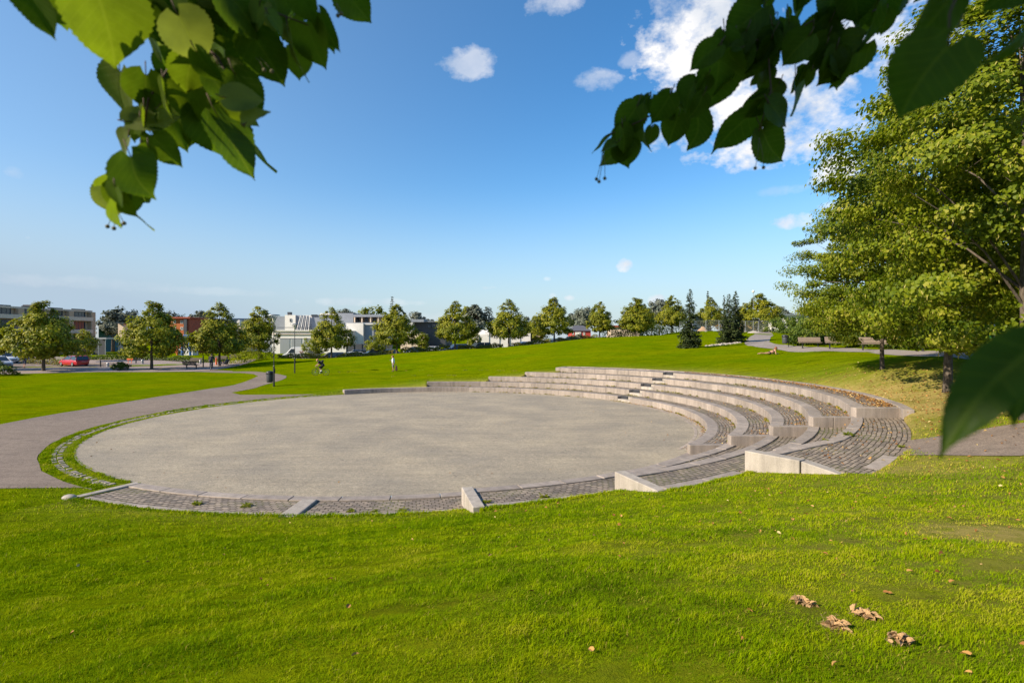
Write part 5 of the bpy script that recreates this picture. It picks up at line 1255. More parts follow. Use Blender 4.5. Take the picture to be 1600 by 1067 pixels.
# ------------------------------------------------------------------ vehicles
def car(label, loc, rz, c, style='hatch', L=4.3, W_=1.78, H=1.47):
    T = thing('parked_car', label, 'car', loc, rz, 'cars parked and driving beyond the lawn')
    P = paint(c); hb = .62*H if style != 'suv' else .60*H
    xs = np.array([-.5, -.47, -.36, -.2, 0, .18, .30, .42, .485, .5])*L
    deck = {'hatch': [.50, .60, .63, .63, .62, .61, .59, .54, .46, .36], 'sedan': [.50, .58, .60, .62, .62, .61, .59, .54, .46, .36], 'suv': [.52, .62, .63, .63, .63, .62, .61, .57, .50, .40], 'estate': [.50, .60, .63, .63, .62, .61, .59, .54, .46, .36]}[style]
    mb = MB(); V = []; n = 8
    for i_, x in enumerate(xs):
        t_ = abs(x)/(.5*L); w = W_/2*(1-.16*t_**4); zt_ = deck[i_]*H; zb = .17+.10*t_**6
        V += [(x, -w*.86, zb), (x, -w, zb+.16), (x, -w*1.0, zt_*.72), (x, -w*.93, zt_), (x, w*.93, zt_), (x, w*1.0, zt_*.72), (x, w, zb+.16), (x, w*.86, zb)]
    F = [(i_*n+k_, i_*n+(k_+1) % n, (i_+1)*n+(k_+1) % n, (i_+1)*n+k_) for i_ in range(len(xs)-1) for k_ in range(n)]+[tuple(range(n))[::-1], tuple((len(xs)-1)*n+k_ for k_ in range(n))]
    mb.add(V, F); mb.build('body', P, T, smooth=True, bevel=.03, clean=True)
    G = {'hatch': (-.45, -.40, .08, .27), 'sedan': (-.40, -.24, .08, .28), 'suv': (-.48, -.44, .10, .27), 'estate': (-.49, -.45, .08, .27)}[style]
    xr0, xt0, xt1, xr1 = [g_*L for g_ in G]; zb = .585*H; zr = H-.05
    mb = MB(); wb, wt = W_/2*.93, W_/2*.72
    mb.hexa([(xr0, -wb, zb), (xr1, -wb, zb), (xr1, wb, zb), (xr0, wb, zb), (xt0, -wt, zr), (xt1, -wt, zr), (xt1, wt, zr), (xt0, wt, zr)]); mb.build('window', M_GLASS, T, bevel=.04)
    mb = MB(); mb.hexa([(xt0-.06, -wt-.02, zr-.03), (xt1+.10, -wt-.02, zr-.04), (xt1+.10, wt+.02, zr-.04), (xt0-.06, wt+.02, zr-.03), (xt0+.08, -wt+.10, H), (xt1-.10, -wt+.10, H), (xt1-.10, wt-.10, H), (xt0+.08, wt-.10, H)])
    mb.build('roof', P, T, smooth=True, bevel=.03)
    mb = MB()
    for s in (-1, 1):
        for (xa, xb_) in ((xr1, xt1), (xr0, xt0), ((xr0+xr1)/2-.1, (xt0+xt1)/2-.05)):
            mb.tube([(xa, s*(wb+.004), zb-.02), (xb_, s*(wt+.012), zr)], .035, 6)
    mb.build('pillar', P, T)
    for xw in (-.31*L, .315*L):
        for s in (-1, 1):
            r = .335 if style == 'suv' else .31
            mb = MB(); mb.lathe([(r*.62, -.09), (r*.95, -.10), (r, -.06), (r, .06), (r*.95, .10), (r*.62, .09)], 22); w_ = mb.build('wheel', M_TYRE, T, smooth=True)
            w_.location = (xw, s*(W_/2-.09), r); w_.rotation_euler = (R_(90), 0, 0)
            mb = MB(); mb.lathe([(.02, -.105), (r*.58, -.10), (r*.64, -.085), (r*.64, .085), (r*.58, .10), (.02, .105)], 18)
            for k_ in range(5):
                a = k_*1.2566; mb.box((r*.33*math.cos(a), r*.33*math.sin(a), 0), (r*.55, .05, .225), M=Matrix.Rotation(a, 4, 'Z'))
            mb.build('rim', M_RIM, w_)
    for s in (-1, 1):
        mb = MB(); mb.box((.462*L, s*W_*.36, .46*H), (.16, .34, .12), M=Matrix.Rotation(s*-.35, 4, 'Z')); mb.build('headlight', M_HEADL, T, bevel=.03)
        mb = MB(); mb.box((-.485*L, s*W_*.40, .55*H), (.08, .22, .24)); mb.build('rear_light', M_TAILL, T, bevel=.02)
        mb = MB(); mb.box((.20*L, s*(W_/2+.05), .66*H), (.12, .16, .11)); mb.build('wing_mirror', P, T, bevel=.03)
    mb = MB(); mb.box((.497*L, 0, .30*H), (.05, W_*.62, .16)); mb.build('grille', M_BLACK, T, bevel=.01)
    return T
def pcar(label, px, ptop, Y, rz, c, style='hatch', L=4.3, W_=1.78, H=1.47):
    x = (px-800)*Y/FPX; return car(label, (x, Y, ztp(x, Y)+.03), R_(rz), c, style, L, W_, H)
RED, SILV, WHT, DBL, BLK, TEAL = (0.42, 0.010, 0.018), (0.42, 0.44, 0.46), (0.72, 0.73, 0.74), (0.02, 0.035, 0.075), (0.02, 0.021, 0.024), (0.06, 0.10, 0.11)
car('red estate car on the road beyond the left lawn', (-61.6, 78.3, ztp(-61.6, 78.3)+.05), R_(153), RED, 'estate', 4.7, 1.82, 1.5)
car('white hatchback cut off at the far left edge', (-72.3, 79.5, ztp(-72.3, 79.5)+.05), R_(-28), WHT, 'hatch', 4.2, 1.78, 1.5)
pcar('pale estate car partly hidden by the left bush', -2, 552, 73, -30, SILV, 'estate', 4.6, 1.8, 1.5)
for a in [('dark blue estate behind the van, facing left', 517, 548, 97, 205, DBL, 'estate', 4.6), ('silver car with its white nose pointing left', 549, 546, 97.5, 212, SILV, 'hatch', 4.3), ('dark blue car showing only its roof behind the silver one', 556, 543, 102.5, 205, DBL, 'suv', 4.6, 1.85, 1.7), ('black car in front of the dark fence', 583, 543, 98, 208, BLK, 'suv', 4.4, 1.82, 1.62), ('dark green sedan beside the black car', 607, 544, 98.5, 208, TEAL, 'sedan', 4.5),
          ('dark car parked askew right of the linden beside the woman', 648, 541, 99, 236, DBL, 'hatch', 4.2), ('white car behind the low hedge before the dark grey building', 672, 537, 103.5, 200, WHT, 'hatch', 4.2), ('dark blue estate left of the black minivan', 712, 533.5, 101, 214, DBL, 'estate', 4.7, 1.82, 1.62), ('black minivan in front of the white tent', 748, 530, 102.5, 216, BLK, 'suv', 4.8, 1.9, 1.85), ('blue car right of the tent linden', 818, 530, 107, 200, (0.03, 0.10, 0.22), 'hatch', 4.2),
          ('silver estate behind the hedge by the tallest linden', 850, 526, 109, 205, SILV, 'estate', 4.6), ('grey car behind the tallest linden', 868, 525, 110, 205, TEAL, 'hatch', 4.2), ('pale teal car in front of the red gabled house', 892, 524, 112, 205, TEAL, 'sedan', 4.4)]:
    pcar(*a)
# white delivery van with a red diamond and a red stripe
vx, vy = at_xy(471, 97.0); T = thing('delivery_van', 'white delivery van with a red diamond and red stripe', 'van', (vx, vy, ztp(vx, vy)+.03), R_(188))
VW = paint(WHT); L = 6.0; prof = [(-3.0, .35), (-3.0, 2.25), (-2.9, 2.38), (1.15, 2.42), (1.5, 2.30), (2.25, 1.42), (2.85, 1.12), (3.0, .85), (3.0, .35)]
mb = MB(); n = len(prof); V = [(x, -.98+.06*(z > 1.5), z) for x, z in prof]+[(x, .98-.06*(z > 1.5), z) for x, z in prof]
F = [tuple(range(n)), tuple(range(2*n-1, n-1, -1))]+[(k_, n+k_, n+(k_+1) % n, (k_+1) % n) for k_ in range(n)]
mb.add(V, F); mb.build('body', VW, T, bevel=.05, clean=True)
mb = MB(); mb.hexa([(2.18, -.82, 1.47), (2.27, -.82, 1.46), (2.27, .82, 1.46), (2.18, .82, 1.47), (1.52, -.78, 2.25), (1.60, -.78, 2.25), (1.60, .78, 2.25), (1.52, .78, 2.25)]); mb.build('windscreen', M_GLASS, T)
for s in (-1, 1):
    mb = MB(); mb.hexa([(.95, s*.93, 1.42), (2.05, s*.93, 1.42), (2.05, s*.985, 1.42), (.95, s*.985, 1.42), (.95, s*.90, 2.1), (1.5, s*.90, 2.1), (1.5, s*.955, 2.1), (.95, s*.955, 2.1)]); mb.build('side_window', M_GLASS, T)
    mb = MB(); mb.box((-.1, s*.985, .72), (5.6, .014, .14)); mb.build('stripe', paint(RED), T)
    mb = MB()
    for (dx, dz, r_) in ((0, 0, .30), ): mb.add([(-.2+dx-r_*1.35, s*.958, 1.65+dz), (-.2+dx, s*.972, 1.65+dz-r_), (-.2+dx+r_*1.35, s*.958, 1.65+dz), (-.2+dx, s*.944, 1.65+dz+r_)], [(0, 1, 2, 3), (3, 2, 1, 0)])
    mb.build('diamond_emblem', paint(RED), T)
    mb = MB(); mb.box((-.2, s*.972, 1.65), (.50, .012, .07)); mb.box((-.2, s*.973, 1.65), (.09, .014, .30)); mb.build('emblem_mark', VW, T)
    mb = MB()
    for q in range(9): mb.box((-1.0-q*.155, s*.968, 1.62), (.10, .012, .16 if q % 3 else .22))
    mb.build('lettering', plain('grey_lettering', (.25, .27, .30), .6), T)
    mb = MB(); mb.box((2.72, s*.78, .95), (.34, .3, .2)); mb.build('headlight', M_HEADL, T, bevel=.04)
    for xw in (-1.9, 1.95):
        mb = MB(); mb.lathe([(.22, -.1), (.33, -.11), (.35, -.06), (.35, .06), (.33, .11), (.22, .1)], 22); w_ = mb.build('wheel', M_TYRE, T, smooth=True); w_.location = (xw, s*.90, .35); w_.rotation_euler = (R_(90), 0, 0)
        mb = MB(); mb.lathe([(.02, -.112), (.21, -.106), (.21, .106), (.02, .112)], 16); mb.build('rim', M_RIM, w_)

# ------------------------------------------------------------------ buildings beyond the park
def window(parent, o, u, n, s, z, w, h, frame=M_WHITE, glass=M_GLASS, name='window', bars=1):
    o, u, n = Vector(o), Vector(u).normalized(), Vector(n).normalized(); up = Vector((0, 0, 1)); mb = MB()
    def bx(c_s, c_z, ws, hs, d0, d1, mi):
        P = []
        for zz in (-hs/2, hs/2):
            for (a, d) in ((-ws/2, d0), (ws/2, d0), (ws/2, d1), (-ws/2, d1)): P.append(o+u*(c_s+a)+up*(c_z+zz)+n*d)
        mb.hexa(P, mi)
    f = .09
    bx(s, z, w-2*f, h-2*f, -.03, .02, 1)
    for sg in (-1, 1): bx(s+sg*(w/2-f/2), z, f, h, -.03, .07, 0); bx(s, z+sg*(h/2-f/2), w-2*f, f, -.03, .07, 0)
    for b in range(bars): bx(s-w/2+w*(b+1)/(bars+1), z, .06, h-2*f, -.03, .05, 0)
    return mb.build(name, [frame, glass], parent)
def prism(mb, foot, z0, z1, mi=0):
    n = len(foot); mb.add([(x, y, z0) for x, y in foot]+[(x, y, z1) for x, y in foot], [tuple(range(n-1, -1, -1)), tuple(range(n, 2*n))]+[(k_, (k_+1) % n, n+(k_+1) % n, n+k_) for k_ in range(n)], mi)
def block(label, name, cat, parts):
    """parts: list of (part name, px0, px1, Y0, Y1 (depth at the two ends), top px row, base z, depth, material)"""
    T = thing(name, label, cat)
    for (pn, p0, p1, Ya, Yb, top, zb, dep, m) in parts:
        xa, xb_ = (p0-800)*Ya/FPX, (p1-800)*Yb/FPX; zt_ = CAMZ-(top-V0)*(Ya+Yb)/2/FPX
        mb = MB(); prism(mb, [(xa, Ya), (xb_, Yb), (xb_+(xb_-0)/Yb*dep*.0, Yb+dep), (xa, Ya+dep)], zb, zt_); mb.build(pn, m, T)
    return T
def fwin(T, p0, p1, top, bot, Y, mats=(M_WHITE, M_GLASS), name='window', bars=1, slope=0.0):
    xa, xb_ = (p0-800)*Y/FPX, (p1-800)*Y/FPX; za, zb_ = CAMZ-(bot-V0)*Y/FPX, CAMZ-(top-V0)*Y/FPX
    return window(T, (0, Y, 0), (1, 0, 0), (0, -1, 0), (xa+xb_)/2, (za+zb_)/2, xb_-xa, zb_-za, mats[0], mats[1], name, bars)

# tan apartment block at the far left: a long facade running away from the camera
T = thing('apartment_building', 'long tan apartment block with glazed balconies at the far left', 'building')
A, B = Vector((-98.5, 92)), Vector((-94.9, 125)); u = (B-A).normalized(); nn = Vector((u.y, -u.x)); LB_ = (B-A).length; Hb = 9.3
mb = MB(); q_ = [A, B, B-nn*14, A-nn*14]; prism(mb, [(p.x, p.y) for p in q_], -.5, Hb); mb.build('wall', M_TAN, T)
mb = MB(); q2 = [A+nn*.5-u*.3, B+nn*.5+u*.3, B-nn*14.3+u*.3, A-nn*14.3-u*.3]; prism(mb, [(p.x, p.y) for p in q2], Hb+.003, Hb+.35); mb.build('roof', M_CREAM, T)
for s_ in (6, 15, 25):
    mb = MB(); c_ = A+u*s_-nn*5; mb.box((c_.x, c_.y, Hb+.75), (2.2, 3.0, .8)); mb.build('roof_hut', M_DARKWALL, T)
for fl in range(3):
    z_ = 2.35+fl*2.75
    mb = MB(); c0, c1 = A+nn*.003, B+nn*.003; q3 = [c0, c1, c1+nn*1.0, c0+nn*1.0]; prism(mb, [(p.x, p.y) for p in q3], z_-.55, z_+.25); mb.build('balcony', M_CREAM, T)
    for k_ in range(6):
        window(T, (A.x, A.y, 0), (u.x, u.y, 0), (nn.x, nn.y, 0), 2.9+k_*5.5, z_+1.15, 3.4, 1.75, M_DARKWALL, M_GLASS, 'window', 3)
for k_ in range(7):
    mb = MB(); c_ = A+u*(.3+k_*5.5)+nn*.5; mb.box((c_.x, c_.y, Hb/2), (1.1, .9, Hb-.02), rz=math.atan2(u.y, u.x)); mb.build('pier', M_TAN, T)
# pale blue house and the shelter in front of it
T = block('pale blue house with small dark windows behind the left trees', 'house', 'house', [('wall', 141, 154, 138, 138, 508, -.5, 9, M_PALEBLUE), ('side_wall', 154.05, 163, 138, 141, 508.5, -.5, 8, M_TEAL)])
for (a, b, c, d) in ((143, 145.3, 511.5, 514.5), (147, 150.5, 511.5, 514.5), (143, 145.3, 518, 521), (147, 150.5, 518, 521)): fwin(T, a, b, c, d, 138, bars=0)
T = block('low grey shelter with a flat roof behind the plaza hedge', 'shelter', 'shelter', [('roof', 142, 166, 108, 108, 527.5, 3.32, 3, M_STEEL), ('back_wall', 143, 165, 110.8, 110.8, 530.2, -.3, .15, M_DARKWALL)])
for p in (143.2, 154, 164.8):
    mb = MB(); x = (p-800)*108.2/FPX; mb.tube([(x, 108.2, -.3), (x, 108.2, 3.3)], .07, 6); mb.build('post', M_STEEL, T)
block('pale house end showing just left of the second linden', 'house', 'house', [('wall', 184.5, 193, 130, 130, 506, -.5, 8, M_CREAM), ('roof', 183.5, 194, 129.5, 129.5, 504.6, CAMZ+(V0-506)*129.5/FPX+.003, 9, M_DARKWALL)])
# orange-brown block
T = block('orange brick block with a dark stair tower and rust-red corner', 'apartment_building', 'building', [('wall', 262, 287, 128, 128, 498, -.5, 12, M_ORANGEBRICK), ('tower', 287.05, 291.6, 127.4, 127.4, 496.2, -.5, 4, M_DARKWALL), ('corner_wall', 291.65, 296, 127.7, 127.7, 498, -.5, 10, M_RUST), ('side_wall', 296.05, 301, 127.8, 131, 500, -.5, 9, M_CREAM)])
mb = MB(); x0, x1 = (261-800)*127.2/FPX, (296.6-800)*127.2/FPX; zr = CAMZ+(V0-498)*128/FPX; mb.box(((x0+x1)/2, 133.5, zr+.2), (x1-x0, 12.5, .38)); mb.build('roof', M_RUST, T)
for (c, d) in ((501, 505.5), (511, 515.5)):
    fwin(T, 282, 286.4, c, d, 128); fwin(T, 271, 275, c, d, 128)
# dark-roofed glazed building behind the second and third lindens
T = block('glazed building with a dark roof right of the orange brick block', 'office_building', 'building', [('wall', 300, 334, 140, 140, 503, -.5, 12, M_GREYWALL), ('roof', 299, 335, 139.2, 139.2, 498.5, CAMZ+(V0-503)*139.2/FPX+.003, 14, M_DARKWALL), ('plinth', 300, 334, 137, 137, 519.5, -.5, 2.9, M_WHITE)])
for k_ in range(6): fwin(T, 301.2+k_*5.4, 305.9+k_*5.4, 504.2, 509, 140, (M_STEEL, M_GLASS), bars=1); fwin(T, 301.2+k_*5.4, 305.9+k_*5.4, 512, 517.5, 140, (M_STEEL, M_GLASS), bars=1)
# blue canopy on leaning legs
T = thing('canopy', 'blue canopy on two leaning legs behind the plaza', 'canopy')
Y = 106; zc = CAMZ-(525-V0)*Y/FPX; x0, x1 = (289-800)*Y/FPX, (303-800)*Y/FPX
mb = MB(); mb.box(((x0+x1)/2, Y+1, zc), (x1-x0, 3.2, .55)); mb.build('canopy_roof', M_BLUE, T, bevel=.08)
for (pa, pb_) in ((281, 284.5), (292.5, 296.5)):
    mb = MB(); mb.tube([((pa-800)*Y/FPX, Y+.6, zc-.1), ((pb_-800)*Y/FPX, Y+.2, 0.2)], .22, 8); mb.build('leg', M_BLUE, T)
block('white van-like kiosk under the blue canopy', 'kiosk', 'kiosk', [('body', 277, 301, 108.5, 108.5, 544.5, -.3, 2, M_WHITE), ('front_panel', 275.5, 277, 108.2, 108.2, 545, -.3, 2, M_ORANGEP)])
# grey mansard roofs with a white dormer
T = block('low building with grey mansard roof and white dormer', 'building', 'building', [('wall', 362, 396, 145, 145, 511, -.5, 12, M_CREAM), ('roof', 362, 398, 144.5, 147, 497.5, CAMZ+(V0-511)*145/FPX+.003, 10, M_GREYWALL), ('dormer', 370, 374.5, 143.4, 143.4, 500, CAMZ+(V0-510)*144/FPX, 1.05, M_WHITE)])
# white modern building
T = thing('modern_building', 'white and grey modern building with garage doors and slanted stair lattice', 'building')
def wb(pn, p0, p1, Y, top, bot, dep, m):
    xa, xb_ = (p0-800)*Y/FPX, (p1-800)*Y/FPX; z1, z0 = CAMZ-(top-V0)*Y/FPX, (CAMZ-(bot-V0)*Y/FPX if bot else -.8)
    mb = MB(); mb.box(((xa+xb_)/2, Y+dep/2, (z0+z1)/2), (xb_-xa, dep, z1-z0)); return mb.build(pn, m, T)
wb('garage_wall', 425, 547, 120, 516.5, None, 9.9, M_WHITE); wb('cornice', 424, 548, 119.6, 515.6, 517.5, .38, M_WHITE); wb('ledge', 425, 547, 119.75, 522.0, 522.7, .24, M_CREAM)
for a, b in ((437.5, 452.5), (455, 471), (474, 490)): wb('garage_door', a, b, 119.9, 529.5, None, .08, M_STEEL); wb('door_frame', a-1, b+1, 119.93, 528.6, 529.4, .06, M_DARKWALL)
wb('wing_wall', 410, 445, 133, 494.3, None, 10, M_GREYWALL); wb('upper_wall', 445.05, 461.6, 131, 492.2, None, 12, M_WHITE); wb('side_wall', 461.65, 471, 131.5, 492.6, None, 11, M_GREYWALL); wb('back_wall', 471.05, 487, 136, 492.6, None, 8, M_WHITE)
wb('long_wall', 487.05, 526, 131, 492.0, None, 14, M_GREYWALL); wb('roof', 500, 531, 130.6, 489.4, 491.8, 15, M_WHITE); wb('blue_grey_wall', 526.05, 552, 130, 489.2, None, 15, M_GREYWALL)
wb('loggia_wall', 552.05, 600, 134, 492.5, None, 10, M_CREAM); wb('eave', 552.05, 600, 129.6, 491.5, 495.2, 4.3, M_GREYWALL); wb('loggia_floor', 552.05, 600, 129.8, 503.8, 507.5, 4.1, M_GREYWALL)
for p in (553, 564.5, 578, 590): wb('loggia_pier', p, p+1.7, 129.9, 495.25, 503.75, .5, M_CREAM)
fwin(T, 557, 561, 496.5, 503, 133.95, (M_DARKWALL, M_GLASS)); fwin(T, 570, 575, 496.5, 503, 133.95, (M_BLUE, M_GLASS)); fwin(T, 583, 588, 496.5, 503, 133.95, (M_DARKWALL, M_GLASS))
wb('front_block', 541, 567.5, 124, 504.8, None, 5.5, M_WHITE); wb('front_cap', 568, 584, 124.5, 505.6, 507.3, 5, M_WHITE); wb('glass_wall', 567.55, 584, 124.8, 507.35, None, 4.6, M_GREYWALL)
fwin(T, 452.6, 455.4, 497.8, 503, 130.95, (M_STEEL, M_GLASS), bars=0)
wb('chimney', 449, 454, 137, 487.6, 492, 1.0, M_DARKWALL); fwin(T, 486.5, 496, 491.5, 494.5, 130.9, (M_DARKWALL, M_GLASS), bars=2)
for k_ in range(7):
    Y = 131; x0 = (466+k_*3.0-800)*Y/FPX; x1 = (470.5+k_*2.4-800)*Y/FPX
    mb = MB(); mb.tube([(x0, Y-.8, CAMZ-(516-V0)*Y/FPX), (x1, Y-.3, CAMZ-(493-V0)*Y/FPX)], .10, 6); mb.build('stair_lattice', M_WHITE if k_ % 2 == 0 else M_STEEL, T)
wb('railing', 433, 487, 124, 511.3, 512.2, .1, M_DARKWALL)
# dark fence behind the car park
T = thing('board_fence', 'dark grey board fence behind the parked cars', 'fence')
for k_ in range(6):
    wb('board_panel', 541+k_*12, 552.8+k_*12, 114, 537.5, None, .1, M_DARKWALL)
    wb('post', 540.6+k_*12, 541.4+k_*12, 113.9, 537, None, .3, M_DARKWALL)
# dark grey building right of the linden beside the woman
T = thing('office_building', 'dark grey building with a paler lower wall behind the car park', 'building')
wb('wall', 643, 696, 126, 502.5, None, 14, M_DARKWALL); wb('upper_roof', 640, 662, 124, 499, 503.2, 16, M_GREYWALL); wb('lower_wall', 626, 664, 122, 521.5, None, 3.9, M_CREAM); wb('white_pier', 641, 644.5, 123.4, 504, None, 2.5, M_WHITE); wb('roof_edge', 643, 697, 125.6, 501.6, 503, .38, M_STEEL)
for k_ in range(4): fwin(T, 668+k_*6.6, 673+k_*6.6, 507, 512, 125.95, (M_DARKWALL, M_GLASS))
# white tent
T = thing('tent', 'large white tent with a rounded gable behind the black minivan', 'tent')
Y = 116; x0, x1 = (748-800)*Y/FPX, (829-800)*Y/FPX; zr, ze, zb = CAMZ-(515-V0)*Y/FPX, CAMZ-(523-V0)*Y/FPX, 1.0
mb = MB(); ring = [(0, zb), (0, ze)]+[(4*(1-math.cos(t_)), ze+(zr-ze)*math.sin(t_)) for t_ in np.linspace(.25, math.pi-.25, 9)]+[(8, ze), (8, zb)]
n = len(ring); mb.add([(x0, Y+a, b) for a, b in ring]+[(x1, Y+a, b) for a, b in ring], [tuple(range(n)), tuple(range(2*n-1, n-1, -1))]+[(k_, n+k_, n+(k_+1) % n, (k_+1) % n) for k_ in range(n)]); mb.build('cover', M_WHITE, T, smooth=False, clean=True)
for k_ in range(6):
    x = x0+(x1-x0)*k_/5; mb = MB(); mb.tube([(x, Y-.06, zb), (x, Y-.06, ze)], .06, 6); mb.build('pole', M_STEEL, T)
mb = MB(); ge = [(x0-2.6, ze-.4), (x0-2.0, zr-.5), (x0-.8, zr+.15), (x0+.5, zr-.1)]; mb.add([(x0-2.8, Y+1, zb), (x0, Y+1, zb), (x0+.4, Y+1, zr-.2), (x0-.9, Y+1, zr+.2), (x0-2.1, Y+1, zr-.6), (x0-2.8, Y+6, zb), (x0, Y+6, zb), (x0+.4, Y+6, zr-.2), (x0-.9, Y+6, zr+.2), (x0-2.1, Y+6, zr-.6)],
    [(0, 1, 2, 3, 4), (9, 8, 7, 6, 5), (0, 5, 6, 1), (1, 6, 7, 2), (2, 7, 8, 3), (3, 8, 9, 4), (4, 9, 5, 0)]); mb.build('annex', M_WHITE, T)
# houses
def gable(label, p0, p1, Y, eave, ridge, wall, roof, dep=8, hip=.22, wins=(), base=1.5):
    T = thing('house', label, 'house'); xa, xb_ = (p0-800)*Y/FPX, (p1-800)*Y/FPX; ze, zr = CAMZ-(eave-V0)*Y/FPX, CAMZ-(ridge-V0)*Y/FPX
    mb = MB(); mb.box(((xa+xb_)/2, Y+dep/2, (ze+base)/2), (xb_-xa, dep, ze-base)); mb.build('wall', wall, T)
    h_ = (xb_-xa)*hip; o = .3; mb = MB(); mb.add([(xa-o, Y-o, ze+.003), (xb_+o, Y-o, ze+.003), (xb_+o, Y+dep+o, ze+.003), (xa-o, Y+dep+o, ze+.003), (xa+h_, Y+dep/2, zr), (xb_-h_, Y+dep/2, zr)], [(0, 1, 5, 4), (1, 2, 5), (2, 3, 4, 5), (3, 0, 4), (3, 2, 1, 0)]); mb.build('roof', roof, T)
    for w_ in wins: fwin(T, *w_[:4], Y, bars=w_[4] if len(w_) > 4 else 1)
    return T
T = gable('red gabled house with a dark hipped roof and white doors', 893, 923, 124, 517, 508, M_REDWALL, M_ROOFTILE, 8, .25, [(911, 914, 519, 523.5), (894, 896.5, 519, 523)], 2.0)
wb('white_front', 898.5, 908, 123.9, 518.6, None, .09, M_WHITE); fwin(T, 903.8, 906.2, 520, 524.5, 123.85, (M_WHITE, M_DARKWALL), 'door', 0)
gable('low house with an orange tiled roof behind the tent linden', 812, 832, 122, 524.5, 518.5, M_CREAM, M_ORANGEROOF, 7, .1, [], 1.5)
block('pale house front just left of the tallest linden', 'house', 'house', [('wall', 826, 846, 127, 127, 517.5, 1.0, 6, M_CREAM), ('roof', 825, 847, 126.6, 126.6, 516, CAMZ+(V0-517.5)*126.6/FPX+.003, 7, M_ORANGEROOF)])
block('pale low house glimpsed between the hedge lindens', 'house', 'house', [('wall', 955, 1000, 130, 130, 511, 2.0, 6, M_CREAM), ('roof', 954, 1001, 129.6, 129.6, 508.5, CAMZ+(V0-511)*129.6/FPX+.003, 7, M_RUST)])
T = block('long white flat-roofed building at the top of the slope', 'building', 'building', [('wall', 1212, 1262, 150, 150, 493, 2.0, 10, M_WHITE), ('roof', 1210, 1264, 149.5, 149.5, 490.8, CAMZ+(V0-493)*149.5/FPX+.003, 11, M_STEEL)])
for k_ in range(6): fwin(T, 1217+k_*7, 1222+k_*7, 495, 499, 150)
block('grey site cabin behind the wire fence', 'site_cabin', 'cabin', [('wall', 1086, 1102, 113, 113, 495, 3.0, 3, M_PALEBLUE), ('roof', 1085.5, 1102.5, 112.8, 112.8, 494.2, CAMZ+(V0-495)*112.8/FPX+.003, 3.4, M_GREYWALL)])
block('pale shed behind the round linden at the path end', 'shed', 'shed', [('wall', 1160, 1200, 122, 122, 506, 3.0, 4, M_CREAM), ('roof', 1159, 1201, 121.7, 121.7, 504.5, CAMZ+(V0-506)*121.7/FPX+.003, 4.6, M_TAN)])
block('yellow site container behind the wire fence', 'container', 'container', [('body', 1160, 1183, 116, 116, 507, 3.2, 2.5, plain('site_yellow', (.42, .30, .12), .6)), ('roof', 1159.6, 1183.4, 115.9, 115.9, 506.3, CAMZ+(V0-507)*115.9/FPX+.003, 2.7, M_STEEL)])

# ------------------------------------------------------------------ people
M_SKIN = NM('skin', 0.55, 0.35).col((0.46, 0.25, 0.165)).m
M_HAIR_R = plain('reddish_hair', (0.20, 0.075, 0.03), 0.6); M_HAIR_D = plain('dark_hair', (0.05, 0.03, 0.02), 0.6); M_HAIR_B = plain('blond_hair', (0.38, 0.20, 0.08), 0.6)
M_CWHITE = plain('white_cloth', (0.62, 0.66, 0.72), 0.85); M_CGREY = plain('grey_cloth', (0.22, 0.21, 0.21), 0.85); M_CBLACK = plain('black_cloth', (0.02, 0.02, 0.022), 0.85); M_CBLUE = plain('blue_cloth', (0.10, 0.14, 0.42), 0.85); M_CNAVY = plain('navy_cloth', (0.03, 0.04, 0.07), 0.85); M_CBROWN = plain('brown_cloth', (0.09, 0.05, 0.03), 0.8)
def caps(mb, a, b, ra, rb, n=10):
    a, b = Vector(a), Vector(b); mb.tube([a, a.lerp(b, .5), b], [ra, (ra+rb)/2, rb], n); mb.ball(a, ra, n, 6); mb.ball(b, rb, n, 6)
def shell(mb, name, mat, parent, vox=.014):
    o = mb.build(name, mat, parent, smooth=True); r = o.modifiers.new('remesh', 'REMESH'); r.mode = 'VOXEL'; r.voxel_size = vox; r.use_smooth_shade = True
    s = o.modifiers.new('smooth', 'SMOOTH'); s.factor = .5; s.iterations = 3; return o
def hand(mb, wr, d, up):
    wr, d, up = Vector(wr), Vector(d).normalized(), Vector(up).normalized(); sd = d.cross(up).normalized()
    caps(mb, wr, wr+d*.075, .028, .034, 8)
    for k_, (off, ln) in enumerate(((-.030, .068), (-.010, .078), (.010, .072), (.029, .056))):
        b = wr+d*.085+sd*off; m_ = b+d*ln*.55-up*.008; e = m_+d*ln*.4-up*.022; caps(mb, b, m_, .0105, .010, 6); caps(mb, m_, e, .010, .0085, 6)
    b = wr+d*.03-sd*.03; m_ = b-sd*.032+d*.032; caps(mb, b, m_, .013, .011, 6); caps(mb, m_, m_+d*.03-up*.01, .011, .009, 6)
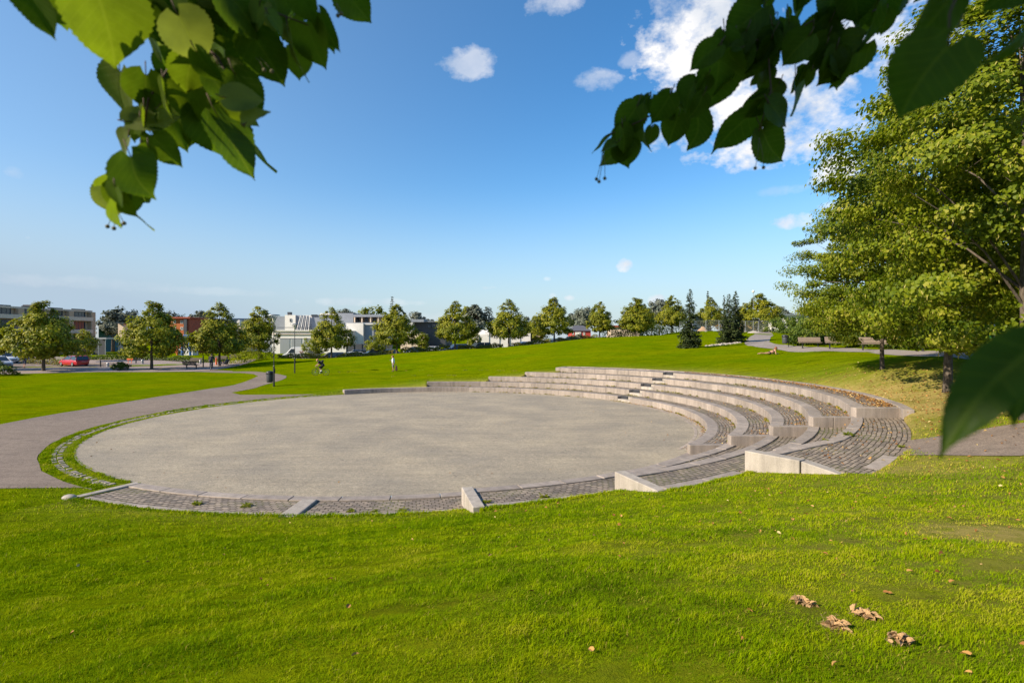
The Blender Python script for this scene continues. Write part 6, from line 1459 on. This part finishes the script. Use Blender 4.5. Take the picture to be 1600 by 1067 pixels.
def person(label, loc, rz, J, face, clothes, hair, scale=1.0, hands=None):
    """J: joints in metres, figure faces +X before turning"""
    T = thing('person', label, 'person', loc, rz); T.scale = (scale,)*3
    V_ = lambda k_: Vector(J[k_]); mb = MB(); f = Vector(face).normalized()
    caps(mb, V_('pel'), V_('che'), .135, .145, 14); caps(mb, V_('che'), V_('nek'), .135, .06, 12); caps(mb, V_('nek'), V_('hed'), .052, .055)
    caps(mb, V_('shl'), V_('shr'), .065, .065)
    hc = V_('hed')+(V_('hed')-V_('nek')).normalized()*.08
    mb.ball(hc, .105, 14, 10, (1, .82, 1.12)); mb.ball(hc-Vector((0, 0, .05))+f*.03, .075, 12, 8, (1, .8, 1)); mb.ball(hc+f*.11-Vector((0, 0, .01)), .018, 8, 6); mb.ball(hc+f*.095-Vector((0, 0, .052)), .016, 8, 6, (1, 1.7, .6))
    sd = f.cross(Vector((0, 0, 1))).normalized()
    for s in (-1, 1): mb.ball(hc+sd*.088*s-Vector((0, 0, .01)), .024, 8, 6, (.7, .5, 1.2))
    for s in 'lr':
        caps(mb, V_('sh'+s), V_('el'+s), .050, .040); caps(mb, V_('el'+s), V_('wr'+s), .040, .027)
        hd = (V_('wr'+s)-V_('el'+s)).normalized(); upv = sd if abs(hd.dot(sd)) < .8 else Vector((0, 0, 1)); hand(mb, V_('wr'+s), hd, upv)
        caps(mb, V_('hi'+s), V_('kn'+s), .085, .055); caps(mb, V_('kn'+s), V_('an'+s), .056, .036); caps(mb, V_('an'+s), V_('to'+s), .040, .030)
    shell(mb, 'body', M_SKIN, T)
    for s in (-1, 1):
        mb = MB(); mb.ball(hc+f*.088+sd*.035*s+Vector((0, 0, .018)), .012, 8, 6); mb.build('eye', M_NEARBLACK, T, smooth=True)
    for (nm, mat, segs) in clothes:
        mb = MB()
        for (a, b, ra, rb) in segs:
            A_, B_ = (V_(a) if isinstance(a, str) else V_(a[0]).lerp(V_(a[1]), a[2])), (V_(b) if isinstance(b, str) else V_(b[0]).lerp(V_(b[1]), b[2]))
            caps(mb, A_, B_, ra, rb, 12)
        shell(mb, nm, mat, T, .016)
    mb = MB(); mb.ball(hc-f*.025+Vector((0, 0, .03)), .115, 14, 10, (1, .88, 1.05))
    if hair[1]: caps(mb, hc-f*.07, hc-f*.09-Vector((0, 0, hair[1])), .075, .05)
    shell(mb, 'hair', hair[0], T)
    return T
def tee(ra=.165, sl=.5): return [('pel', 'che', .150, ra), ('che', ('che', 'nek', .6), ra-.01, .085), ('shl', 'shr', .08, .08), ('shl', ('shl', 'ell', sl), .068, .062), ('shr', ('shr', 'elr', sl), .068, .062)]
def shorts(l=.75, r=.10): return [('hil', 'hir', .115, .115), ('pel', 'pel', .15, .15), ('hil', ('hil', 'knl', l), .108, r-.015), ('hir', ('hir', 'knr', l), .108, r-.015)]
def shoes(): return [('anl', 'tol', .052, .042), ('anr', 'tor', .052, .042)]
STAND = dict(pel=(0, 0, .92), che=(.02, 0, 1.22), nek=(.02, 0, 1.42), hed=(.05, 0, 1.50), shl=(.01, .17, 1.36), shr=(.01, -.17, 1.36), ell=(-.02, .23, 1.10), elr=(.05, -.22, 1.10), wrl=(-.05, .22, .86), wrr=(.27, -.15, 1.16), hil=(0, .09, .88), hir=(0, -.09, .88), knl=(.02, .10, .48), knr=(.03, -.10, .48), anl=(-.03, .10, .07), anr=(.0, -.10, .07), tol=(.12, .11, .035), tor=(.15, -.11, .035))
x, y = at_xy(614.5, 60.0)
person('woman in a pale top and grey shorts looking at her hand on the lawn', (x, y, ztp(x, y)-.01), R_(182), STAND, (1, 0, -.25), [('shirt', M_CWHITE, tee(.16, .85)), ('shorts', M_CGREY, shorts(.85, .105)), ('shoe', M_CBROWN, shoes())], (M_HAIR_R, .12), 1.02)
T = thing('bag', 'dark brown bag hanging at the side of the standing woman', 'bag', (x+.34, y-.12, ztp(x, y)+.10), R_(10))
mb = MB(); mb.hexa([(-.13, -.16, 0), (.15, -.16, 0), (.15, .16, 0), (-.13, .16, 0), (-.10, -.12, .52), (.10, -.12, .52), (.10, .12, .52), (-.10, .12, .52)]); mb.build('body', M_CBROWN, T, bevel=.05, seg=3)
mb = MB(); mb.tube([(0, -.09, .50), (-.02, -.08, .66), (-.02, 0, .74), (-.02, .08, .66), (0, .09, .50)], .014, 6); mb.build('strap', M_CBROWN, T)
# bicycles
def bicycle(label, loc, rz, col):
    T = thing('bicycle', label, 'bicycle', loc, rz, 'bicycles being ridden')
    for xw in (-.52, .52):
        mb = MB(); mb.tube([(.33*math.cos(t_), 0, .33*math.sin(t_)) for t_ in np.linspace(0, 6.283, 29)], .018, 6, cap=False); w_ = mb.build('wheel', M_TYRE, T, smooth=True); w_.location = (xw, 0, .34)
        mb = MB()
        for k_ in range(12): mb.tube([(0, 0, 0), (.32*math.cos(k_*.5236), 0, .32*math.sin(k_*.5236))], .003, 4, cap=False)
        mb.tube([(0, -.05, 0), (0, .05, 0)], .025, 8); mb.build('spokes', M_STEEL, w_)
    mb = MB(); bb, st, ht, hb_ = (-.06, 0, .30), (-.20, 0, .80), (.36, 0, .82), (.42, 0, .68)
    for a, b in ((bb, st), (bb, hb_), (st, ht), (ht, hb_)): mb.tube([a, b], .018, 8)
    for s in (-.05, .05): mb.tube([(-.52, s, .34), (-.06, s*.6, .30)], .011, 6); mb.tube([(-.52, s, .34), (-.2, s*.4, .78)], .010, 6); mb.tube([(hb_[0], s*.9, hb_[2]), (.52, s, .34)], .013, 6)
    mb.build('frame', col, T)
    mb = MB(); mb.tube([(.35, 0, .82), (.33, 0, .94)], .015, 6); mb.tube([(.42, -.30, .96), (.34, -.12, .95), (.34, .12, .95), (.42, .30, .96)], .014, 6); mb.build('handlebar', M_BLACK, T)
    mb = MB(); mb.tube([st, (-.24, 0, .93)], .014, 6); mb.hexa([(-.40, -.08, .92), (-.10, -.02, .93), (-.10, .02, .93), (-.40, .08, .92), (-.40, -.07, .97), (-.10, -.015, .97), (-.10, .015, .97), (-.40, .07, .97)]); mb.build('saddle', M_BLACK, T)
    mb = MB(); mb.tube([(-.06, -.05, .30), (-.06, .05, .30)], .08, 14); mb.box((.02, -.09, .21), (.10, .08, .02)); mb.box((-.14, .09, .40), (.10, .08, .02)); mb.build('crank', M_BLACK, T)
    return T
RIDE = dict(pel=(-.24, 0, 1.02), che=(.02, 0, 1.26), nek=(.17, 0, 1.40), hed=(.26, 0, 1.46), shl=(.12, .17, 1.36), shr=(.12, -.17, 1.36), ell=(.24, .24, 1.13), elr=(.24, -.24, 1.13), wrl=(.35, .25, 1.0), wrr=(.35, -.25, 1.0), hil=(-.22, .09, .98), hir=(-.22, -.09, .98), knl=(.13, .10, .80), knr=(.10, -.10, .62), anl=(-.12, .10, .47), anr=(-.02, -.10, .28), tol=(.02, .10, .42), tor=(.12, -.10, .23))
x, y = at_xy(501, 55.0); z = ztp(x, y)
bicycle('dark bicycle ridden across the lawn toward the left', (x, y, z-.0), R_(183), M_BLACK)
person('cyclist in black shirt and shorts leaning forward over the handlebar', (x, y, z), R_(183), RIDE, (1, 0, -.15), [('shirt', M_CBLACK, tee(.165, .6)), ('shorts', M_CBLACK, shorts(.9, .10)), ('shoe', M_CWHITE, shoes())], (M_HAIR_B, 0), 1.0)
mb = MB(); mb.ball((0, 0, 0), .17, 12, 8, (.75, .9, 1.25)); o = mb.build('backpack', M_CBLACK, smooth=True); o.location = (x+.14, y+.01, z+1.34); o.rotation_euler = (0, R_(38), 0); tag(o, 'small black backpack on the back of the leaning cyclist', 'backpack')
x, y = at_xy(330, 63.0); z = ztp(x, y)
bicycle('bicycle ridden away at the plaza edge beside the bench', (x, y, z+.02), R_(112), M_BLACK)
person('rider all in black seen from behind at the plaza edge', (x, y, z+.02), R_(112), RIDE, (1, 0, 0), [('jacket', M_CBLACK, tee(.18, 1.0)), ('trousers', M_CNAVY, shorts(1.0, .085)+[('knl', 'anl', .075, .06), ('knr', 'anr', .075, .06)]), ('shoe', M_CBLACK, shoes())], (M_HAIR_D, 0), 1.08)
# person bending on the road at the left
BEND = dict(STAND); BEND.update(che=(.20, 0, 1.16), nek=(.36, 0, 1.30), hed=(.44, 0, 1.33), shl=(.30, .18, 1.26), shr=(.30, -.18, 1.26), ell=(.36, .30, 1.00), elr=(.34, -.26, .98), wrl=(.46, .40, .80), wrr=(.46, -.26, .78), knl=(.10, .12, .50), anl=(.04, .13, .07), tol=(.18, .14, .035), knr=(-.06, -.10, .48), anr=(-.25, -.10, .10), tor=(-.14, -.11, .04))
x, y = at_xy(38.5, 70.5)
person('person in blue shirt and dark shorts walking away across the road', (x, y, ztp(x, y)+.05), R_(100), BEND, (1, 0, -.3), [('shirt', M_CBLUE, tee(.175, .6)), ('shorts', M_CNAVY, shorts(.9, .11)), ('shoe', M_CBLACK, shoes())], (M_HAIR_D, 0), 1.08)
mb = MB(); mb.ball((0, 0, 0), .18, 12, 8, (.6, .9, 1.2)); o = mb.build('backpack', M_CNAVY, smooth=True); o.location = (x+.12, y-.18, ztp(x, y)+1.25); tag(o, 'dark backpack of the person in blue crossing the road', 'backpack')
# person leaning back on a low seat on the plaza
SIT = dict(pel=(0, 0, .40), che=(-.16, 0, .68), nek=(-.24, 0, .88), hed=(-.24, 0, .96), shl=(-.22, .17, .82), shr=(-.22, -.17, .82), ell=(-.06, .24, .62), elr=(-.06, -.24, .62), wrl=(.14, .20, .56), wrr=(.14, -.20, .56), hil=(0, .09, .38), hir=(0, -.09, .38), knl=(.40, .10, .50), knr=(.40, -.10, .50), anl=(.70, .10, .14), anr=(.72, -.10, .14), tol=(.82, .10, .12), tor=(.84, -.10, .12))
x, y = at_xy(352, 71.5)
person('person in dark clothes leaning back on a low seat on the plaza', (x, y, ztp(x, y)+.03), R_(185), SIT, (1, 0, 0), [('jacket', M_CGREY, tee(.17, .95)), ('trousers', M_CNAVY, shorts(1.0, .09)+[('knl', 'anl', .07, .055), ('knr', 'anr', .07, .055)])], (M_HAIR_B, 0), 1.0)
T = thing('deck_chair', 'low reclining seat under the person on the plaza', 'seat', (x, y, ztp(x, y)+.03), R_(185))
mb = MB(); mb.hexa([(-.20, -.26, .20), (.36, -.26, .24), (.36, .26, .24), (-.20, .26, .20), (-.20, -.26, .24), (.36, -.26, .28), (.36, .26, .28), (-.20, .26, .24)]); mb.build('seat', M_DARKWOOD, T)
mb = MB(); mb.hexa([(-.21, -.26, .24), (-.17, -.26, .24), (-.17, .26, .24), (-.21, .26, .24), (-.48, -.26, .86), (-.44, -.26, .86), (-.44, .26, .86), (-.48, .26, .86)]); mb.build('backrest', M_DARKWOOD, T)
for (a, b) in ((-.3, -.22), (-.3, .22), (.34, -.22), (.34, .22)):
    mb = MB(); mb.tube([(a, b, -.02), (a, b, .24)], .02, 6); mb.build('leg', M_BLACK, T)
# sunbather propped on the elbows, head to the right
LIE = dict(pel=(0, 0, .13), che=(.30, 0, .24), nek=(.47, 0, .40), hed=(.53, 0, .46), shl=(.40, .18, .34), shr=(.40, -.18, .34), ell=(.42, .24, .06), elr=(.44, -.22, .06), wrl=(.66, .10, .06), wrr=(.68, -.08, .07), hil=(-.04, .10, .13), hir=(-.04, -.10, .13), knl=(-.46, .14, .09), knr=(-.44, -.16, .10), anl=(-.86, .12, .10), anr=(-.84, -.14, .14), tol=(-1.0, .12, .05), tor=(-.98, -.14, .08))
x, y = at_xy(1202.5, 47.0)
person('sunbather in a dark bikini lying on the grass, propped on the elbows', (x, y, ztp(x, y)+.03), R_(6), LIE, (1, -.15, .05), [('bikini_top', M_CBLACK, [('che', 'che', .152, .152)]), ('bikini_bottom', M_CBLACK, [('pel', 'pel', .147, .147), ('hil', 'hir', .10, .10)])], (M_HAIR_R, .10), 1.0)

# ------------------------------------------------------------------ the linden above the camera whose shade falls on the right branch
r = thing('linden_tree', 'linden standing behind the camera, its crown above the picture', 'tree', (1.6, -3.4, ztp(1.6, -3.4)))
mb = MB(); mb.tube([(0, 0, -.2), (0, 0, .2), (-.1, .1, 2.2), (-.3, .3, 6.5)], [.26, .19, .16, .06], 12)
for e in ((-3.2, 3.0, 4.6), (-1.2, 3.4, 4.2), (.8, 3.0, 3.9), (-3.6, 1.2, 5.4)): mb.tube([(-.1, .1, 2.0), (e[0]*.4, e[1]*.4, 3.1), (e[0], e[1], e[2])], [.08, .05, .012], 6)
mb.build('trunk', M_BARK, r, smooth=True)
rg = np.random.default_rng(77); n = 11000
cc = np.array([(-3.3, 2.9, 5.0), (-2.6, 2.4, 4.7), (-2.2, 3.1, 5.4), (-3.6, 2.0, 5.8), (-1.6, 2.4, 5.0), (-2.8, 1.0, 5.0), (-1.2, 1.2, 5.6), (0, 1.0, 6.0), (-.5, -.4, 6.4), (1, 0, 5.6), (-4.4, 1.4, 5.6), (-1.6, 3.0, 4.5), (-3.6, 3.3, 3.45), (-3.3, 3.5, 3.5), (-3.6, 2.9, 3.2), (-3.9, 3.1, 3.7), (-3.2, 3.0, 3.3), (-3.3, 3.3, 3.9)])
k_ = rg.integers(0, len(cc), n); p = cc[k_]+unit(rg.normal(size=(n, 3)))*(rg.random((n, 1))**.5)*np.array([.62, .6, .5])
lim = (p[:, 2]+ztp(1.6, -3.4)-CAMZ)/.606-.25+3.4; p[:, 1] = np.minimum(p[:, 1], lim)
V, F = leaves_np(LIMELEAF, LIMELEAF_F, p, rg.normal(size=(n, 3))*.6+np.array([0, 0, .7]), rg.normal(size=(n, 3))*.6+np.array([0, 0, -.6]), .10*(.7+.6*rg.random(n)))
np_mesh('crown', V, F, M_LIME, r, fattr={'tint': np.repeat(np.clip(.45+.2*rg.normal(size=n), 0, .88), 4)})

# a second park linden left of the camera: its crown stays above and beside the picture, its shade dapples the near lawn
dup(bigB, (-13.0, -4.9, ztp(-13.0, -4.9)-.05), 0.7, 'linden standing left of the camera, outside the picture', (.92, .92, .70))
